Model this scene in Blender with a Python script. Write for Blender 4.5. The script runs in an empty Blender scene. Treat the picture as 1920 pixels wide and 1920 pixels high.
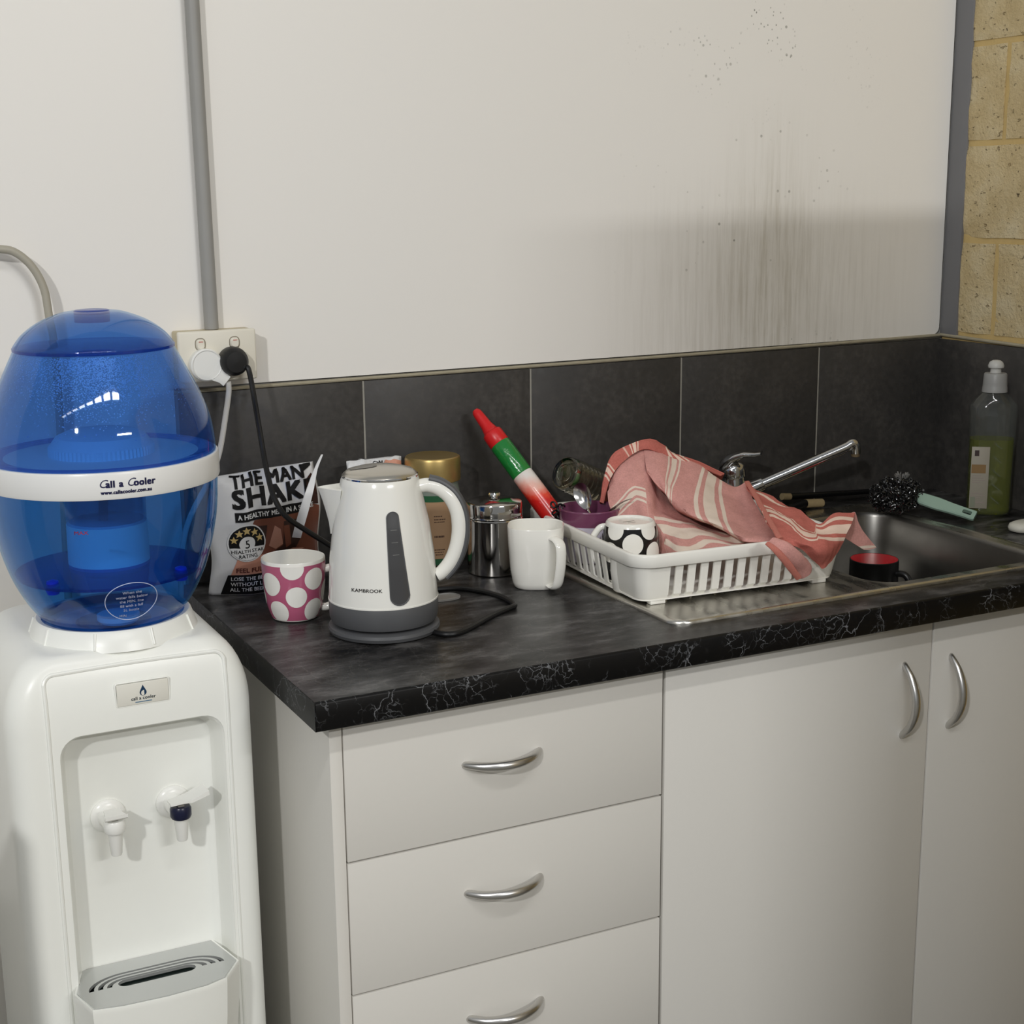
import bpy, bmesh, math, random
from math import sin, cos, pi, radians, sqrt, asin, atan2
from mathutils import Vector, Matrix, noise

SC = bpy.context.scene
COL = SC.collection
random.seed(7)

# ------------------------------------------------------------------ camera
cam_d = bpy.data.cameras.new('camera')
cam_d.sensor_width = 36.0
cam_d.sensor_fit = 'HORIZONTAL'
cam_d.lens = 52.2995
cam_d.shift_x = 0.032467
cam_d.shift_y = 0.013388
cam_d.clip_start = 0.05
cam = bpy.data.objects.new('camera', cam_d)
COL.objects.link(cam)
_r = Vector((0.9002, -0.4352, -0.0153)); _f = Vector((0.4215, 0.8795, -0.2208)).normalized()
_r = (_r - _f * _r.dot(_f)).normalized(); _u = _r.cross(_f)
cam.matrix_world = Matrix(((_r.x, _u.x, -_f.x, -0.30358), (_r.y, _u.y, -_f.y, -2.16295),
                           (_r.z, _u.z, -_f.z, 1.47905), (0, 0, 0, 1)))
SC.camera = cam

# ------------------------------------------------------------------ world, lamps, exposure
wd = bpy.data.worlds.new('world'); SC.world = wd; wd.use_nodes = True
wd.node_tree.nodes['Background'].inputs[0].default_value = (0.95, 0.98, 1.0, 1)
wd.node_tree.nodes['Background'].inputs[1].default_value = 0.28
SC.view_settings.view_transform = 'Standard'
SC.view_settings.look = 'None'
SC.view_settings.exposure = -0.03
SC.view_settings.gamma = 1.0
SC.view_settings.use_curve_mapping = False

def area(name, loc, target, sx, sy, power, col=(1, 1, 1), shape='RECTANGLE'):
    l = bpy.data.lights.new(name, 'AREA'); l.shape = shape; l.size = sx; l.size_y = sy
    l.energy = power; l.color = col
    o = bpy.data.objects.new(name, l); COL.objects.link(o); o.location = loc
    o.rotation_euler = (Vector(target) - Vector(loc)).to_track_quat('-Z', 'Y').to_euler()
    return o
area('key_lamp', (-2.35, -3.7, 3.0), (0.5, -0.3, 0.9), 0.16, 0.16, 66, (1.0, 0.998, 0.992))
area('hall_lamp', (1.10, -4.8, 2.85), (0.6, 0.0, 1.0), 1.2, 0.10, 48, (1.0, 0.995, 0.985))
for k in range(8):       # the long row of ceiling battens in front of the bench
    px_ = -2.44 + 2.94 * k / 7
    area('ceiling_batten', (px_, -2.40, 3.1), (px_, -2.40, 0.0), 0.30, 0.12, (1.2, 1.2, 1.5, 2.1, 2.9, 4.2, 5.6, 6.8)[k], (1.0, 0.995, 0.985))

# ------------------------------------------------------------------ materials
MATS = {}
def mat(name, col, rough=0.5, metal=0.0, spec=0.5, noise_amt=0.0, noise_scale=40, bump=0.0, bump_scale=200, coat=0.0, trans=0.0, ior=1.45, alpha=1.0):
    if name in MATS: return MATS[name]
    m = bpy.data.materials.new(name); m.use_nodes = True; MATS[name] = m
    nt = m.node_tree; b = nt.nodes['Principled BSDF']
    b.inputs['Base Color'].default_value = (*col, 1)
    b.inputs['Roughness'].default_value = rough; b.inputs['Metallic'].default_value = metal
    b.inputs['Specular IOR Level'].default_value = spec
    b.inputs['Coat Weight'].default_value = coat; b.inputs['Coat Roughness'].default_value = 0.05
    b.inputs['Transmission Weight'].default_value = trans; b.inputs['IOR'].default_value = ior
    b.inputs['Alpha'].default_value = alpha
    tc = nt.nodes.new('ShaderNodeTexCoord')
    if noise_amt > 0:
        n = nt.nodes.new('ShaderNodeTexNoise'); n.inputs['Scale'].default_value = noise_scale; n.inputs['Detail'].default_value = 6
        nt.links.new(tc.outputs['Object'], n.inputs['Vector'])
        mx = nt.nodes.new('ShaderNodeMix'); mx.data_type = 'RGBA'
        mx.inputs[6].default_value = (*[c * (1 - noise_amt) for c in col], 1)
        mx.inputs[7].default_value = (*[min(1, c * (1 + noise_amt)) for c in col], 1)
        nt.links.new(n.outputs['Fac'], mx.inputs[0]); nt.links.new(mx.outputs[2], b.inputs['Base Color'])
    if bump > 0:
        n = nt.nodes.new('ShaderNodeTexNoise'); n.inputs['Scale'].default_value = bump_scale; n.inputs['Detail'].default_value = 4
        nt.links.new(tc.outputs['Object'], n.inputs['Vector'])
        bp = nt.nodes.new('ShaderNodeBump'); bp.inputs['Strength'].default_value = bump; bp.inputs['Distance'].default_value = 0.002
        nt.links.new(n.outputs['Fac'], bp.inputs['Height']); nt.links.new(bp.outputs[0], b.inputs['Normal'])
    return m

def srgb(r, g, b):
    f = lambda c: (c / 255 / 12.92) if c / 255 <= 0.04045 else ((c / 255 + 0.055) / 1.055) ** 2.4
    return (f(r), f(g), f(b))

class NT:
    """small node graph builder"""
    def __init__(s, m): s.m = m; s.nt = m.node_tree; s.n = s.nt.nodes; s.b = s.n['Principled BSDF']
    def L(s, a, b): s.nt.links.new(a, b)
    def val(s, sock, v):
        if hasattr(v, 'is_output'): s.L(v, sock)
        else: sock.default_value = v
    def math(s, op, a, b=0.0, clamp=False):
        x = s.n.new('ShaderNodeMath'); x.operation = op; x.use_clamp = clamp
        s.val(x.inputs[0], a); s.val(x.inputs[1], b); return x.outputs[0]
    def mix(s, f, a, b):
        x = s.n.new('ShaderNodeMix'); x.data_type = 'RGBA'
        s.val(x.inputs[0], f)
        for i, c in ((6, a), (7, b)):
            if hasattr(c, 'is_output'): s.L(c, x.inputs[i])
            else: x.inputs[i].default_value = (*c, 1)
        return x.outputs[2]
    def coord(s, kind='Object', scale=(1, 1, 1), loc=(0, 0, 0), rot=(0, 0, 0)):
        t = s.n.new('ShaderNodeTexCoord'); mp = s.n.new('ShaderNodeMapping')
        mp.inputs['Scale'].default_value = scale; mp.inputs['Location'].default_value = loc; mp.inputs['Rotation'].default_value = rot
        s.L(t.outputs[kind], mp.inputs[0]); return mp.outputs[0]
    def sep(s, v):
        x = s.n.new('ShaderNodeSeparateXYZ'); s.L(v, x.inputs[0]); return x.outputs
    def noise(s, vec, scale, detail=5, rough=0.55, dist=0.0):
        x = s.n.new('ShaderNodeTexNoise'); x.inputs['Scale'].default_value = scale; x.inputs['Detail'].default_value = detail
        x.inputs['Roughness'].default_value = rough; x.inputs['Distortion'].default_value = dist
        if vec is not None: s.L(vec, x.inputs['Vector'])
        return x.outputs['Fac'], x.outputs['Color']
    def voro(s, vec, scale, feature='F1', rand=1.0):
        x = s.n.new('ShaderNodeTexVoronoi'); x.feature = feature; x.inputs['Scale'].default_value = scale
        x.inputs['Randomness'].default_value = rand
        s.L(vec, x.inputs['Vector']); return x.outputs['Distance']
    def ramp(s, f, stops, interp='LINEAR'):
        x = s.n.new('ShaderNodeValToRGB'); x.color_ramp.interpolation = interp
        e = x.color_ramp.elements
        while len(e) < len(stops): e.new(0.5)
        for i, (p, c) in enumerate(stops):
            e[i].position = p; e[i].color = (*c, 1) if len(c) == 3 else c
        s.L(f, x.inputs[0]); return x.outputs[0]
    def step(s, f, lo, hi):
        x = s.n.new('ShaderNodeMapRange'); x.interpolation_type = 'SMOOTHSTEP'
        x.inputs[1].default_value = lo; x.inputs[2].default_value = hi
        s.L(f, x.inputs[0]); return x.outputs[0]
    def bump(s, h, strength=0.3, dist=0.002):
        x = s.n.new('ShaderNodeBump'); x.inputs['Strength'].default_value = strength; x.inputs['Distance'].default_value = dist
        s.L(h, x.inputs['Height']); s.L(x.outputs[0], s.b.inputs['Normal'])

# ------------------------------------------------------------------ geometry helpers
class MB:
    def __init__(s): s.v = []; s.f = []
    def add(s, vs, fs):
        o = len(s.v); s.v += [tuple(v) for v in vs]; s.f += [tuple(i + o for i in f) for f in fs]; return s
    def bm(s, b):
        b.verts.ensure_lookup_table(); b.verts.index_update()
        s.add([v.co[:] for v in b.verts], [[v.index for v in f.verts] for f in b.faces]); b.free(); return s
    def box(s, x0, x1, y0, y1, z0, z1, bev=0.0, seg=2):
        b = bmesh.new(); bmesh.ops.create_cube(b, size=1)
        for v in b.verts:
            v.co = Vector(((x0 + x1) / 2 + v.co.x * (x1 - x0), (y0 + y1) / 2 + v.co.y * (y1 - y0), (z0 + z1) / 2 + v.co.z * (z1 - z0)))
        if bev: bmesh.ops.bevel(b, geom=b.edges[:], offset=bev, segments=seg, affect='EDGES', profile=0.5)
        return s.bm(b)
    def loft(s, loops, closed=True, cap0=True, cap1=True):
        n = len(loops[0]); o = len(s.v)
        for l in loops: s.v += [tuple(p) for p in l]
        for i in range(len(loops) - 1):
            for j in range(n if closed else n - 1):
                k = (j + 1) % n
                s.f.append((o + i * n + j, o + i * n + k, o + (i + 1) * n + k, o + (i + 1) * n + j))
        if closed and cap0: s.f.append(tuple(o + j for j in reversed(range(n))))
        if closed and cap1: s.f.append(tuple(o + (len(loops) - 1) * n + j for j in range(n)))
        return s
    def lathe(s, prof, c=(0, 0, 0), seg=48, M=None):
        loops = []
        for r, z in prof:
            r = max(r, 1e-5)
            l = [Vector((r * cos(2 * pi * j / seg), r * sin(2 * pi * j / seg), z)) for j in range(seg)]
            loops.append([(M @ p if M else p) + Vector(c) for p in l])
        return s.loft(loops)
    def tube(s, pts, r, seg=10, sub=6, closed=False, flat=1.0, up=None, taper=None):
        P = spline(pts, sub, closed) if sub > 1 else [Vector(p) for p in pts]
        n = len(P); loops = []
        t0 = (P[1] - P[0]).normalized()
        a = Vector(up) if up else (Vector((0, 0, 1)) if abs(t0.z) < 0.9 else Vector((1, 0, 0)))
        for i in range(n):
            t = (P[(i + 1) % n] - P[i - 1]) if closed else (P[min(i + 1, n - 1)] - P[max(i - 1, 0)])
            t.normalize(); 
            a = (a - t * a.dot(t)).normalized(); b = t.cross(a)
            rr = r if taper is None else r * taper(i / (n - 1))
            loops.append([P[i] + a * (rr * flat * cos(2 * pi * j / seg)) + b * (rr * sin(2 * pi * j / seg)) for j in range(seg)])
        if closed: loops.append(loops[0])
        return s.loft(loops, cap0=not closed, cap1=not closed)
    def prism(s, poly, f0, f1):
        """poly: 2d points, f0/f1 map (x,y)->3d for the two faces"""
        return s.loft([[f0(*p) for p in poly], [f1(*p) for p in poly]])
    def grid(s, fn, nu, nv):
        o = len(s.v)
        for i in range(nv + 1):
            for j in range(nu + 1): s.v.append(tuple(fn(j / nu, i / nv)))
        for i in range(nv):
            for j in range(nu):
                a = o + i * (nu + 1) + j; s.f.append((a, a + 1, a + nu + 2, a + nu + 1))
        return s

def spline(pts, sub=6, closed=False):
    P = [Vector(p) for p in pts]; n = len(P); out = []
    rng = n if closed else n - 1
    for i in range(rng):
        if closed: p0, p1, p2, p3 = P[i - 1], P[i], P[(i + 1) % n], P[(i + 2) % n]
        else: p0, p1, p2, p3 = P[max(i - 1, 0)], P[i], P[i + 1], P[min(i + 2, n - 1)]
        for k in range(sub):
            t = k / sub
            out.append(0.5 * ((2 * p1) + (p2 - p0) * t + (2 * p0 - 5 * p1 + 4 * p2 - p3) * t * t + (3 * p1 - p0 - 3 * p2 + p3) * t ** 3))
    if not closed: out.append(P[-1])
    return out

def rrect(w, d, r, n=6, cx=0.0, cy=0.0):
    """rounded rectangle, ccw, w x d"""
    out = []
    for (sx, sy, a0) in ((1, 1, 0), (-1, 1, 90), (-1, -1, 180), (1, -1, 270)):
        for k in range(n + 1):
            a = radians(a0 + 90 * k / n)
            out.append((cx + sx * (w / 2 - r) + r * cos(a), cy + sy * (d / 2 - r) + r * sin(a)))
    return out
def superell(w, d, e, n=40):
    out = []
    for k in range(n):
        a = 2 * pi * k / n; c, s_ = cos(a), sin(a)
        out.append((w / 2 * math.copysign(abs(c) ** (2 / e), c), d / 2 * math.copysign(abs(s_) ** (2 / e), s_)))
    return out

def put(name, mb, m, parent=None, local=False, smooth=35, fixn=True):
    me = bpy.data.meshes.new(name)
    vs = mb.v
    o = bpy.data.objects.new(name, me)
    if parent is not None and not local:
        inv = world_of(parent).inverted(); vs = [tuple(inv @ Vector(v)) for v in vs]
    me.from_pydata(vs, [], mb.f); me.update()
    if fixn:
        b = bmesh.new(); b.from_mesh(me); bmesh.ops.recalc_face_normals(b, faces=b.faces[:]); b.to_mesh(me); b.free()
    for ms in (m if isinstance(m, (list, tuple)) else [m]): me.materials.append(ms)
    if smooth:
        me.polygons.foreach_set('use_smooth', [True] * len(me.polygons)); me.set_sharp_from_angle(angle=radians(smooth))
    COL.objects.link(o)
    if parent is not None: o.parent = parent
    return o
def world_of(o):
    m = Matrix.LocRotScale(o.location, o.rotation_euler, o.scale)
    return world_of(o.parent) @ m if o.parent else m

def tag(o, label, cat, group=None, kind=None):
    if label: o['label'] = label
    if cat: o['category'] = cat
    if group: o['group'] = group
    if kind: o['kind'] = kind
    return o
def thing(name, label, cat, loc, rz=0.0, group=None):
    o = bpy.data.objects.new(name, None); o.empty_display_size = 0.02; COL.objects.link(o)
    o.location = loc; o.rotation_euler = (0, 0, rz)
    return tag(o, label, cat, group)
def struct(name, mb, m, label=None, parent=None, smooth=35):
    o = put(name, mb, m, parent, smooth=smooth)
    if parent is None:
        o['kind'] = 'structure'
        if label: o['label'] = label
    return o

def boolean(o, cutters, op='DIFFERENCE'):
    """apply boolean cuts, delete the cutters"""
    for c in cutters:
        md = o.modifiers.new('cut', 'BOOLEAN'); md.object = c; md.operation = op; md.solver = 'EXACT'
    bpy.context.view_layer.update()
    dg = bpy.context.evaluated_depsgraph_get()
    me = bpy.data.meshes.new_from_object(o.evaluated_get(dg))
    o.modifiers.clear(); old = o.data; o.data = me; me.name = old.name
    me.polygons.foreach_set('use_smooth', [True] * len(me.polygons)); me.set_sharp_from_angle(angle=radians(35))
    for c in cutters: bpy.data.objects.remove(c)
    return o

def text_tris(s, size=1.0, bold=0.0, shear=0.0, align='CENTER', sx=1.0):
    """flat letters -> (verts2d, faces), baseline at y=0, cap height about size"""
    cu = bpy.data.curves.new('t', 'FONT'); cu.body = s; cu.size = size * 1.4; cu.align_x = align
    cu.space_character = 1.0 + 1.2 * bold
    cu.shear = shear; cu.resolution_u = 3
    o = bpy.data.objects.new('t', cu); COL.objects.link(o); bpy.context.view_layer.update()
    me = bpy.data.meshes.new_from_object(o.evaluated_get(bpy.context.evaluated_depsgraph_get()))
    v = [(p.co.x * sx, p.co.y) for p in me.vertices]; f = [tuple(p.vertices) for p in me.polygons]
    bpy.data.objects.remove(o); bpy.data.curves.remove(cu); bpy.data.meshes.remove(me)
    if bold:      # heavier strokes: shifted copies of each letter
        v0, f0, v, f = v, f, [], []
        for dx, dy in ((-1, -1), (1, -1), (1, 1), (-1, 1), (0, 0)):
            f += [tuple(i + len(v) for i in q) for q in f0]; v += [(x + dx * bold * size, y + dy * bold * size * 0.7) for x, y in v0]
    return v, f
def text_mb(mb, s, size, fn, div=0.0, **k):
    v, f = text_tris(s, size, **k)
    if div:       # cut letters into small pieces so that they bend with the surface
        b = bmesh.new(); bv = [b.verts.new((x, y, 0)) for x, y in v]
        for q in f:
            try: b.faces.new([bv[i] for i in q])
            except ValueError: pass
        for ax in (0, 1):
            cs = [p[ax] for p in v]; t = min(cs) + div
            while t < max(cs):
                co = Vector((t, 0, 0)) if ax == 0 else Vector((0, t, 0)); no = Vector((1 - ax, ax, 0))
                bmesh.ops.bisect_plane(b, geom=b.verts[:] + b.edges[:] + b.faces[:], plane_co=co, plane_no=no); t += div
        b.verts.index_update(); v = [(p.co.x, p.co.y) for p in b.verts]; f = [tuple(p.index for p in q.verts) for q in b.faces]; b.free()
    mb.add([fn(x, y) for x, y in v], f); return mb
def disc_mb(mb, rx, ry, fn, seg=24, rings=3, cx=0, cy=0):
    vs = [(cx, cy)]; fs = []
    for i in range(1, rings + 1):
        for j in range(seg):
            a = 2 * pi * j / seg; vs.append((cx + rx * i / rings * cos(a), cy + ry * i / rings * sin(a)))
    for j in range(seg):
        k = (j + 1) % seg; fs.append((0, 1 + j, 1 + k))
        for i in range(rings - 1):
            a = 1 + i * seg; fs.append((a + j, a + seg + j, a + seg + k, a + k))
    mb.add([fn(x, y) for x, y in vs], fs); return mb
def poly_mb(mb, poly, fn, div=0.004):
    """filled 2d polygon cut into small pieces so that it follows a curved surface"""
    b = bmesh.new(); vs = [b.verts.new((x, y, 0)) for x, y in poly]; b.faces.new(vs)
    xs = [p[0] for p in poly]; ys = [p[1] for p in poly]
    for ax, lo, hi in ((0, min(xs), max(xs)), (1, min(ys), max(ys))):
        t = lo + div
        while t < hi - div * 0.2:
            co = Vector((t, 0, 0)) if ax == 0 else Vector((0, t, 0)); no = Vector((1, 0, 0)) if ax == 0 else Vector((0, 1, 0))
            bmesh.ops.bisect_plane(b, geom=b.verts[:] + b.edges[:] + b.faces[:], plane_co=co, plane_no=no); t += div
    bmesh.ops.triangulate(b, faces=b.faces[:])
    b.verts.index_update()
    mb.add([fn(v.co.x, v.co.y) for v in b.verts], [[v.index for v in f.verts] for f in b.faces]); b.free(); return mb
def plate(x0, x1, z0, z1, y0, y1, bev=0.0006): return MB().box(x0, x1, y0, y1, z0, z1, bev, 2)

# ------------------------------------------------------------------ room materials
XC = 1.7066
def wall_panel_mat():
    m = mat('painted_board', srgb(226, 223, 216), 0.42, noise_amt=0.015, noise_scale=3)
    g = NT(m); v = g.coord('Object'); x, y, z = g.sep(v)
    base = srgb(237, 234, 228)
    # grime splashed up the board above the sink: vertical drips in a soft cloud
    st = g.noise(g.coord('Object', (1, 1, 0.05)), 95, 6, 0.7)[0]
    cl = g.noise(v, 7, 5)[0]
    gx = g.math('SUBTRACT', 1.0, g.math('ABSOLUTE', g.math('DIVIDE', g.math('SUBTRACT', x, 1.30), 0.36)), True)
    gz = g.step(z, 1.55, 1.30)
    d = g.math('MULTIPLY', g.math('MULTIPLY', gx, gz), g.math('ADD', g.math('MULTIPLY', g.step(st, 0.40, 0.66), 0.34), g.math('MULTIPLY', cl, 0.62)), True)
    gx2 = g.math('SUBTRACT', 1.0, g.math('ABSOLUTE', g.math('DIVIDE', g.math('SUBTRACT', x, 1.31), 0.12)), True)
    gz2 = g.math('SUBTRACT', 1.0, g.math('ABSOLUTE', g.math('DIVIDE', g.math('SUBTRACT', z, 1.38), 0.26)), True)
    d2 = g.math('MULTIPLY', g.math('MULTIPLY', gx2, gz2), g.math('ADD', g.math('MULTIPLY', g.step(st, 0.40, 0.66), 0.45), g.math('MULTIPLY', cl, 0.35)), True)
    c = g.mix(g.math('MULTIPLY', d, 0.75), base, srgb(150, 140, 118))
    c = g.mix(g.math('MULTIPLY', d2, 0.55), c, srgb(150, 140, 112))
    # fine specks everywhere near the sink, larger drops higher up
    mk = g.noise(v, 9, 3)[0]
    sp = g.step(g.voro(v, 52), 0.15, 0.10)
    m1 = g.math('MULTIPLY', g.step(mk, 0.50, 0.62), g.math('SUBTRACT', 1.0, g.math('ABSOLUTE', g.math('DIVIDE', g.math('SUBTRACT', x, 1.27), 0.30)), True))
    sp2 = g.step(g.voro(g.coord('Object', (1, 1, 0.75), (3, 1, 2)), 125), 0.20, 0.12)
    c = g.mix(g.math('MULTIPLY', g.math('MULTIPLY', sp, m1), 0.8), c, srgb(120, 118, 108))
    c = g.mix(g.math('MULTIPLY', g.math('MULTIPLY', sp2, g.math('MULTIPLY', m1, g.step(z, 1.55, 1.70))), 0.8), c, srgb(110, 110, 102))
    g.L(c, g.b.inputs['Base Color'])
    g.bump(g.noise(v, 500, 3)[0], 0.05, 0.001)
    return m
M_board = wall_panel_mat()
M_wall = mat('wall_render', srgb(205, 203, 196), 0.8)
M_grey = mat('grey_paint', srgb(150, 149, 145), 0.45, noise_amt=0.08, noise_scale=25)
M_strip = mat('dull_steel', srgb(118, 118, 120), 0.4, noise_amt=0.10, noise_scale=8)
M_grout = mat('grey_grout', srgb(150, 147, 138), 0.85, noise_amt=0.15, noise_scale=60)
M_caulk = mat('beige_caulk', srgb(160, 152, 130), 0.7, noise_amt=0.2, noise_scale=60)
def tile_mat():
    m = mat('charcoal_tile', srgb(68, 66, 64), 0.50)
    g = NT(m); v = g.coord('Object')
    n = g.noise(v, 6, 8, 0.65)[0]; n2 = g.noise(v, 90, 5)[0]
    f = g.math('ADD', g.math('MULTIPLY', n, 0.75), g.math('MULTIPLY', n2, 0.35))
    c = g.ramp(f, [(0.3, srgb(44, 43, 42)), (0.55, srgb(60, 58, 56)), (0.8, srgb(84, 81, 77))])
    g.L(c, g.b.inputs['Base Color'])
    g.L(g.ramp(n2, [(0.3, (0.42,) * 3), (0.7, (0.6,) * 3)]), g.b.inputs['Roughness'])
    g.bump(n2, 0.12, 0.001); return m
M_tile = tile_mat()
def brick_mat():
    m = mat('cream_brick', srgb(190, 160, 105), 0.9)
    g = NT(m); v = g.coord('Object')
    n = g.noise(v, 14, 6)[0]; n2 = g.noise(v, 120, 5, 0.7)[0]
    c = g.ramp(n, [(0.3, srgb(200, 178, 132)), (0.5, srgb(214, 194, 150)), (0.7, srgb(224, 208, 170))])
    pit = g.step(g.noise(g.coord('Object', (1, 1, 1.6)), 65, 3)[0], 0.36, 0.30)
    c = g.mix(g.math('MULTIPLY', pit, 0.5), c, srgb(150, 122, 72))
    dk = g.step(g.noise(g.coord('Object', (1, 1, 1), (5, 2, 1)), 85, 2)[0], 0.29, 0.25)
    c = g.mix(g.math('MULTIPLY', dk, 0.8), c, srgb(80, 66, 44))
    g.L(c, g.b.inputs['Base Color'])
    g.bump(g.math('SUBTRACT', g.math('ADD', n2, n), g.math('MULTIPLY', pit, 0.9)), 1.0, 0.006); return m
M_brick = brick_mat()
M_mortar = mat('yellow_mortar', srgb(198, 172, 116), 0.95, noise_amt=0.10, noise_scale=50, bump=0.5, bump_scale=150)
M_floor = mat('grey_concrete', srgb(120, 118, 112), 0.7, noise_amt=0.15, noise_scale=6)

# back wall: masonry behind, a painted white board screwed on it
wb = struct('wall_back', MB().box(-2.2, XC + 0.25, 0.010, 0.12, 0, 3.0), M_wall, 'white painted board wall behind the sink bench')
rr = rrect(3.9, 2.2, 0.012, 6, XC - 3.9 / 2, 0)
brd = MB().prism([(x, z) for x, z in rrect(3.9, 1.78, 0.014, 6, XC - 1.953, 1.1985 + 0.89)],
                 lambda x, z: (x, 0.0098, z), lambda x, z: (x, 0.001, z))
put('board', brd, M_board, wb)
put('lower_board', MB().box(-2.2, 0.2385, 0.001, 0.0098, 0, 1.1988), M_board, wb)
# tiles of the splashback on the back wall, then the return on the right wall
put('grout', MB().box(0.239, XC, 0.0004, 0.0099, 0.88, 1.1893), M_grout, wb)
js = [0.2420, 0.5370, 0.8320, 1.1263, 1.4226, 1.7070]
for a, b in zip(js, js[1:]):
    put('tile', MB().box(a + 0.0016, b - (0.0016 if b < 1.7 else -0.003), -0.0005, 0.0085, 0.890, 1.1895, 0.0007, 2), M_tile, wb)
put('caulk', MB().tube([(0.238, 0.0015, 1.1925), (0.6, 0.0012, 1.1935), (1.0, 0.001, 1.1935), (1.4, 0.001, 1.1945), (XC, 0.0012, 1.1965)], 0.0029, 8, 6), M_caulk, wb)

# right wall: cream bricks in raked mortar
wr = struct('wall_right', MB().box(XC + 0.0045, XC + 0.2, -3.4, 0.0, 0, 3.0), M_mortar, 'right wall of large cream bricks in raked mortar')
def brick(y0, y1, z0, z1, seed, fine):
    b = bmesh.new(); bmesh.ops.create_cube(b, size=1)
    for v in b.verts: v.co = Vector((XC + 0.012 + v.co.x * 0.022, (y0 + y1) / 2 + v.co.y * (y1 - y0), (z0 + z1) / 2 + v.co.z * (z1 - z0)))
    if fine:
        bmesh.ops.subdivide_edges(b, edges=[e for e in b.edges if abs(e.verts[0].co.x - e.verts[1].co.x) < 1e-4], cuts=5, use_grid_fill=True)
        for v in b.verts:
            if v.co.x < XC + 0.012:
                ed = min(v.co.y - y0, y1 - v.co.y, v.co.z - z0, z1 - v.co.z) < 1e-4
                q = v.co * 31 + Vector((seed * 3.1, 0, 0))
                v.co += Vector((0.0035 * noise.noise(q) + (0.0022 if ed else 0), 0.0010 * noise.noise(q + Vector((9, 0, 0))), 0.0012 * noise.noise(q + Vector((0, 9, 0)))))
    return MB().bm(b)
row = 0; z = 1.2065
sid = 0
while z < 2.9:
    y = -0.005 - (0.1235 if row % 2 == 0 else 0.281)
    cuts = [-0.004]
    while y > -2.6: cuts.append(y); y -= 0.315
    for a, b_ in zip(cuts, cuts[1:]):
        sid += 1
        put('brick', brick(b_ + 0.005, a - 0.005, z, z + 0.162, sid, z < 1.95 and a > -0.6), M_brick, wr, smooth=50)
    z += 0.1722; row += 1
put('grout', MB().box(XC + 0.0004, XC + 0.015, -1.2, -0.001, 0.88, 1.189), M_grout, wr)
for y1, y0 in ((0.0, -0.2985), (-0.3012, -0.5985), (-0.6012, -0.8985)):
    put('tile', MB().box(XC - 0.0005, XC + 0.006, y0, y1, 0.890, 1.1895, 0.0007, 2), M_tile, wr)
put('caulk', MB().tube([(XC, -0.001, 1.1975), (XC + 0.001, -0.3, 1.1925), (XC + 0.001, -0.9, 1.1920)], 0.0032, 8, 4), M_caulk, wr)
struct('trim_1', MB().box(XC - 0.0012, XC + 0.02, -0.042, 0.0008, 1.196, 3.0, 0.001), M_strip, 'grey steel corner strip between white board and bricks')
struct('shade_wall_right', MB().box(1.03, XC + 0.004, -1.37, -1.33, 0, 1.82), M_wall, 'unseen wall stub added on the right to shade the lower board')  # added out of view, casts the shadow line across the white board
struct('shade_wall_left', MB().box(-1.3, -0.325, -0.80, -0.76, 0, 0.975), M_wall, 'unseen low partition added on the left to shade the water cooler')  # added out of view, keeps lamp light off the cooler's lower left
struct('floor', MB().box(-4.5, XC + 0.2, -6.5, 0.1, -0.1, 0.0), M_floor, 'grey concrete floor')

# ------------------------------------------------------------------ cupboards under the bench
M_lam = mat('white_laminate', srgb(217, 214, 207), 0.45, noise_amt=0.012, noise_scale=120)
M_lam2 = mat('white_edge_tape', srgb(216, 214, 200), 0.5)
M_dark = mat('shadow_gap', srgb(40, 36, 32), 0.8)
M_satin = mat('satin_nickel', (0.62, 0.61, 0.59), 0.30, 1.0)
YF = -0.5664
cb = thing('drawer_cabinet', 'white drawer cabinet with bow handles at left end of the bench', 'cabinet', (0.2582, YF, 0))
put('end_panel', MB().box(0.2582, 0.2742, YF, -0.012, 0.0, 0.862, 0.0004), M_lam, cb)
put('carcass', MB().box(0.2748, 0.7310, -0.545, -0.02, 0.09, 0.86), M_dark, cb)
put('kickboard', MB().box(0.2742, 0.7305, -0.50, -0.48, 0.0, 0.09), M_lam, cb)
def bow(p0, p1, out, sag=Vector((0, 0, 0))):
    a, b = Vector(p0), Vector(p1); pts = []
    for i in range(9):
        t = i / 8; pts.append(a.lerp(b, t) + Vector((0, -1, 0)) * (out * (1 - (2 * t - 1) ** 2) ** 0.85))
    def tp(t): return 0.75 + 0.35 * sin(pi * min(1, max(0, t)))
    return MB().tube([a + Vector((0, 0.003, 0))] + pts + [b + Vector((0, 0.003, 0))], 0.0058, 12, 4, taper=tp)
for i, (z1, z0) in enumerate(((0.8605, 0.6747), (0.6717, 0.4947), (0.4917, 0.3147), (0.3117, 0.095))):
    d = put('drawer', MB().box(0.2760, 0.7298, YF, YF + 0.016, z0, z1, 0.0008, 2), M_lam, cb)
    if i < 3:
        zc = (0.772, 0.5965, 0.418)[i]
        put('handle', bow((0.4375, YF, zc), (0.5420, YF, zc), 0.026), M_satin, d)
sk = thing('sink_cabinet', 'white double door sink cabinet with upright bow handles', 'cabinet', (0.7316, YF, 0))
put('carcass', MB().box(0.7345, 1.70, -0.548, -0.02, 0.09, 0.73), M_dark, sk)
put('kickboard', MB().box(0.7335, 1.70, -0.50, -0.48, 0.0, 0.09), M_lam, sk)
for x0, x1, hx in ((0.7342, 1.1950, 1.1455), (1.1985, 1.6630, 1.2340)):
    d = put('door', MB().box(x0, x1, YF, YF + 0.016, 0.095, 0.8605, 0.0008, 2), M_lam, sk)
    put('handle', bow((hx, YF, 0.793), (hx + 0.001, YF, 0.685), 0.028), M_satin, d)
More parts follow.
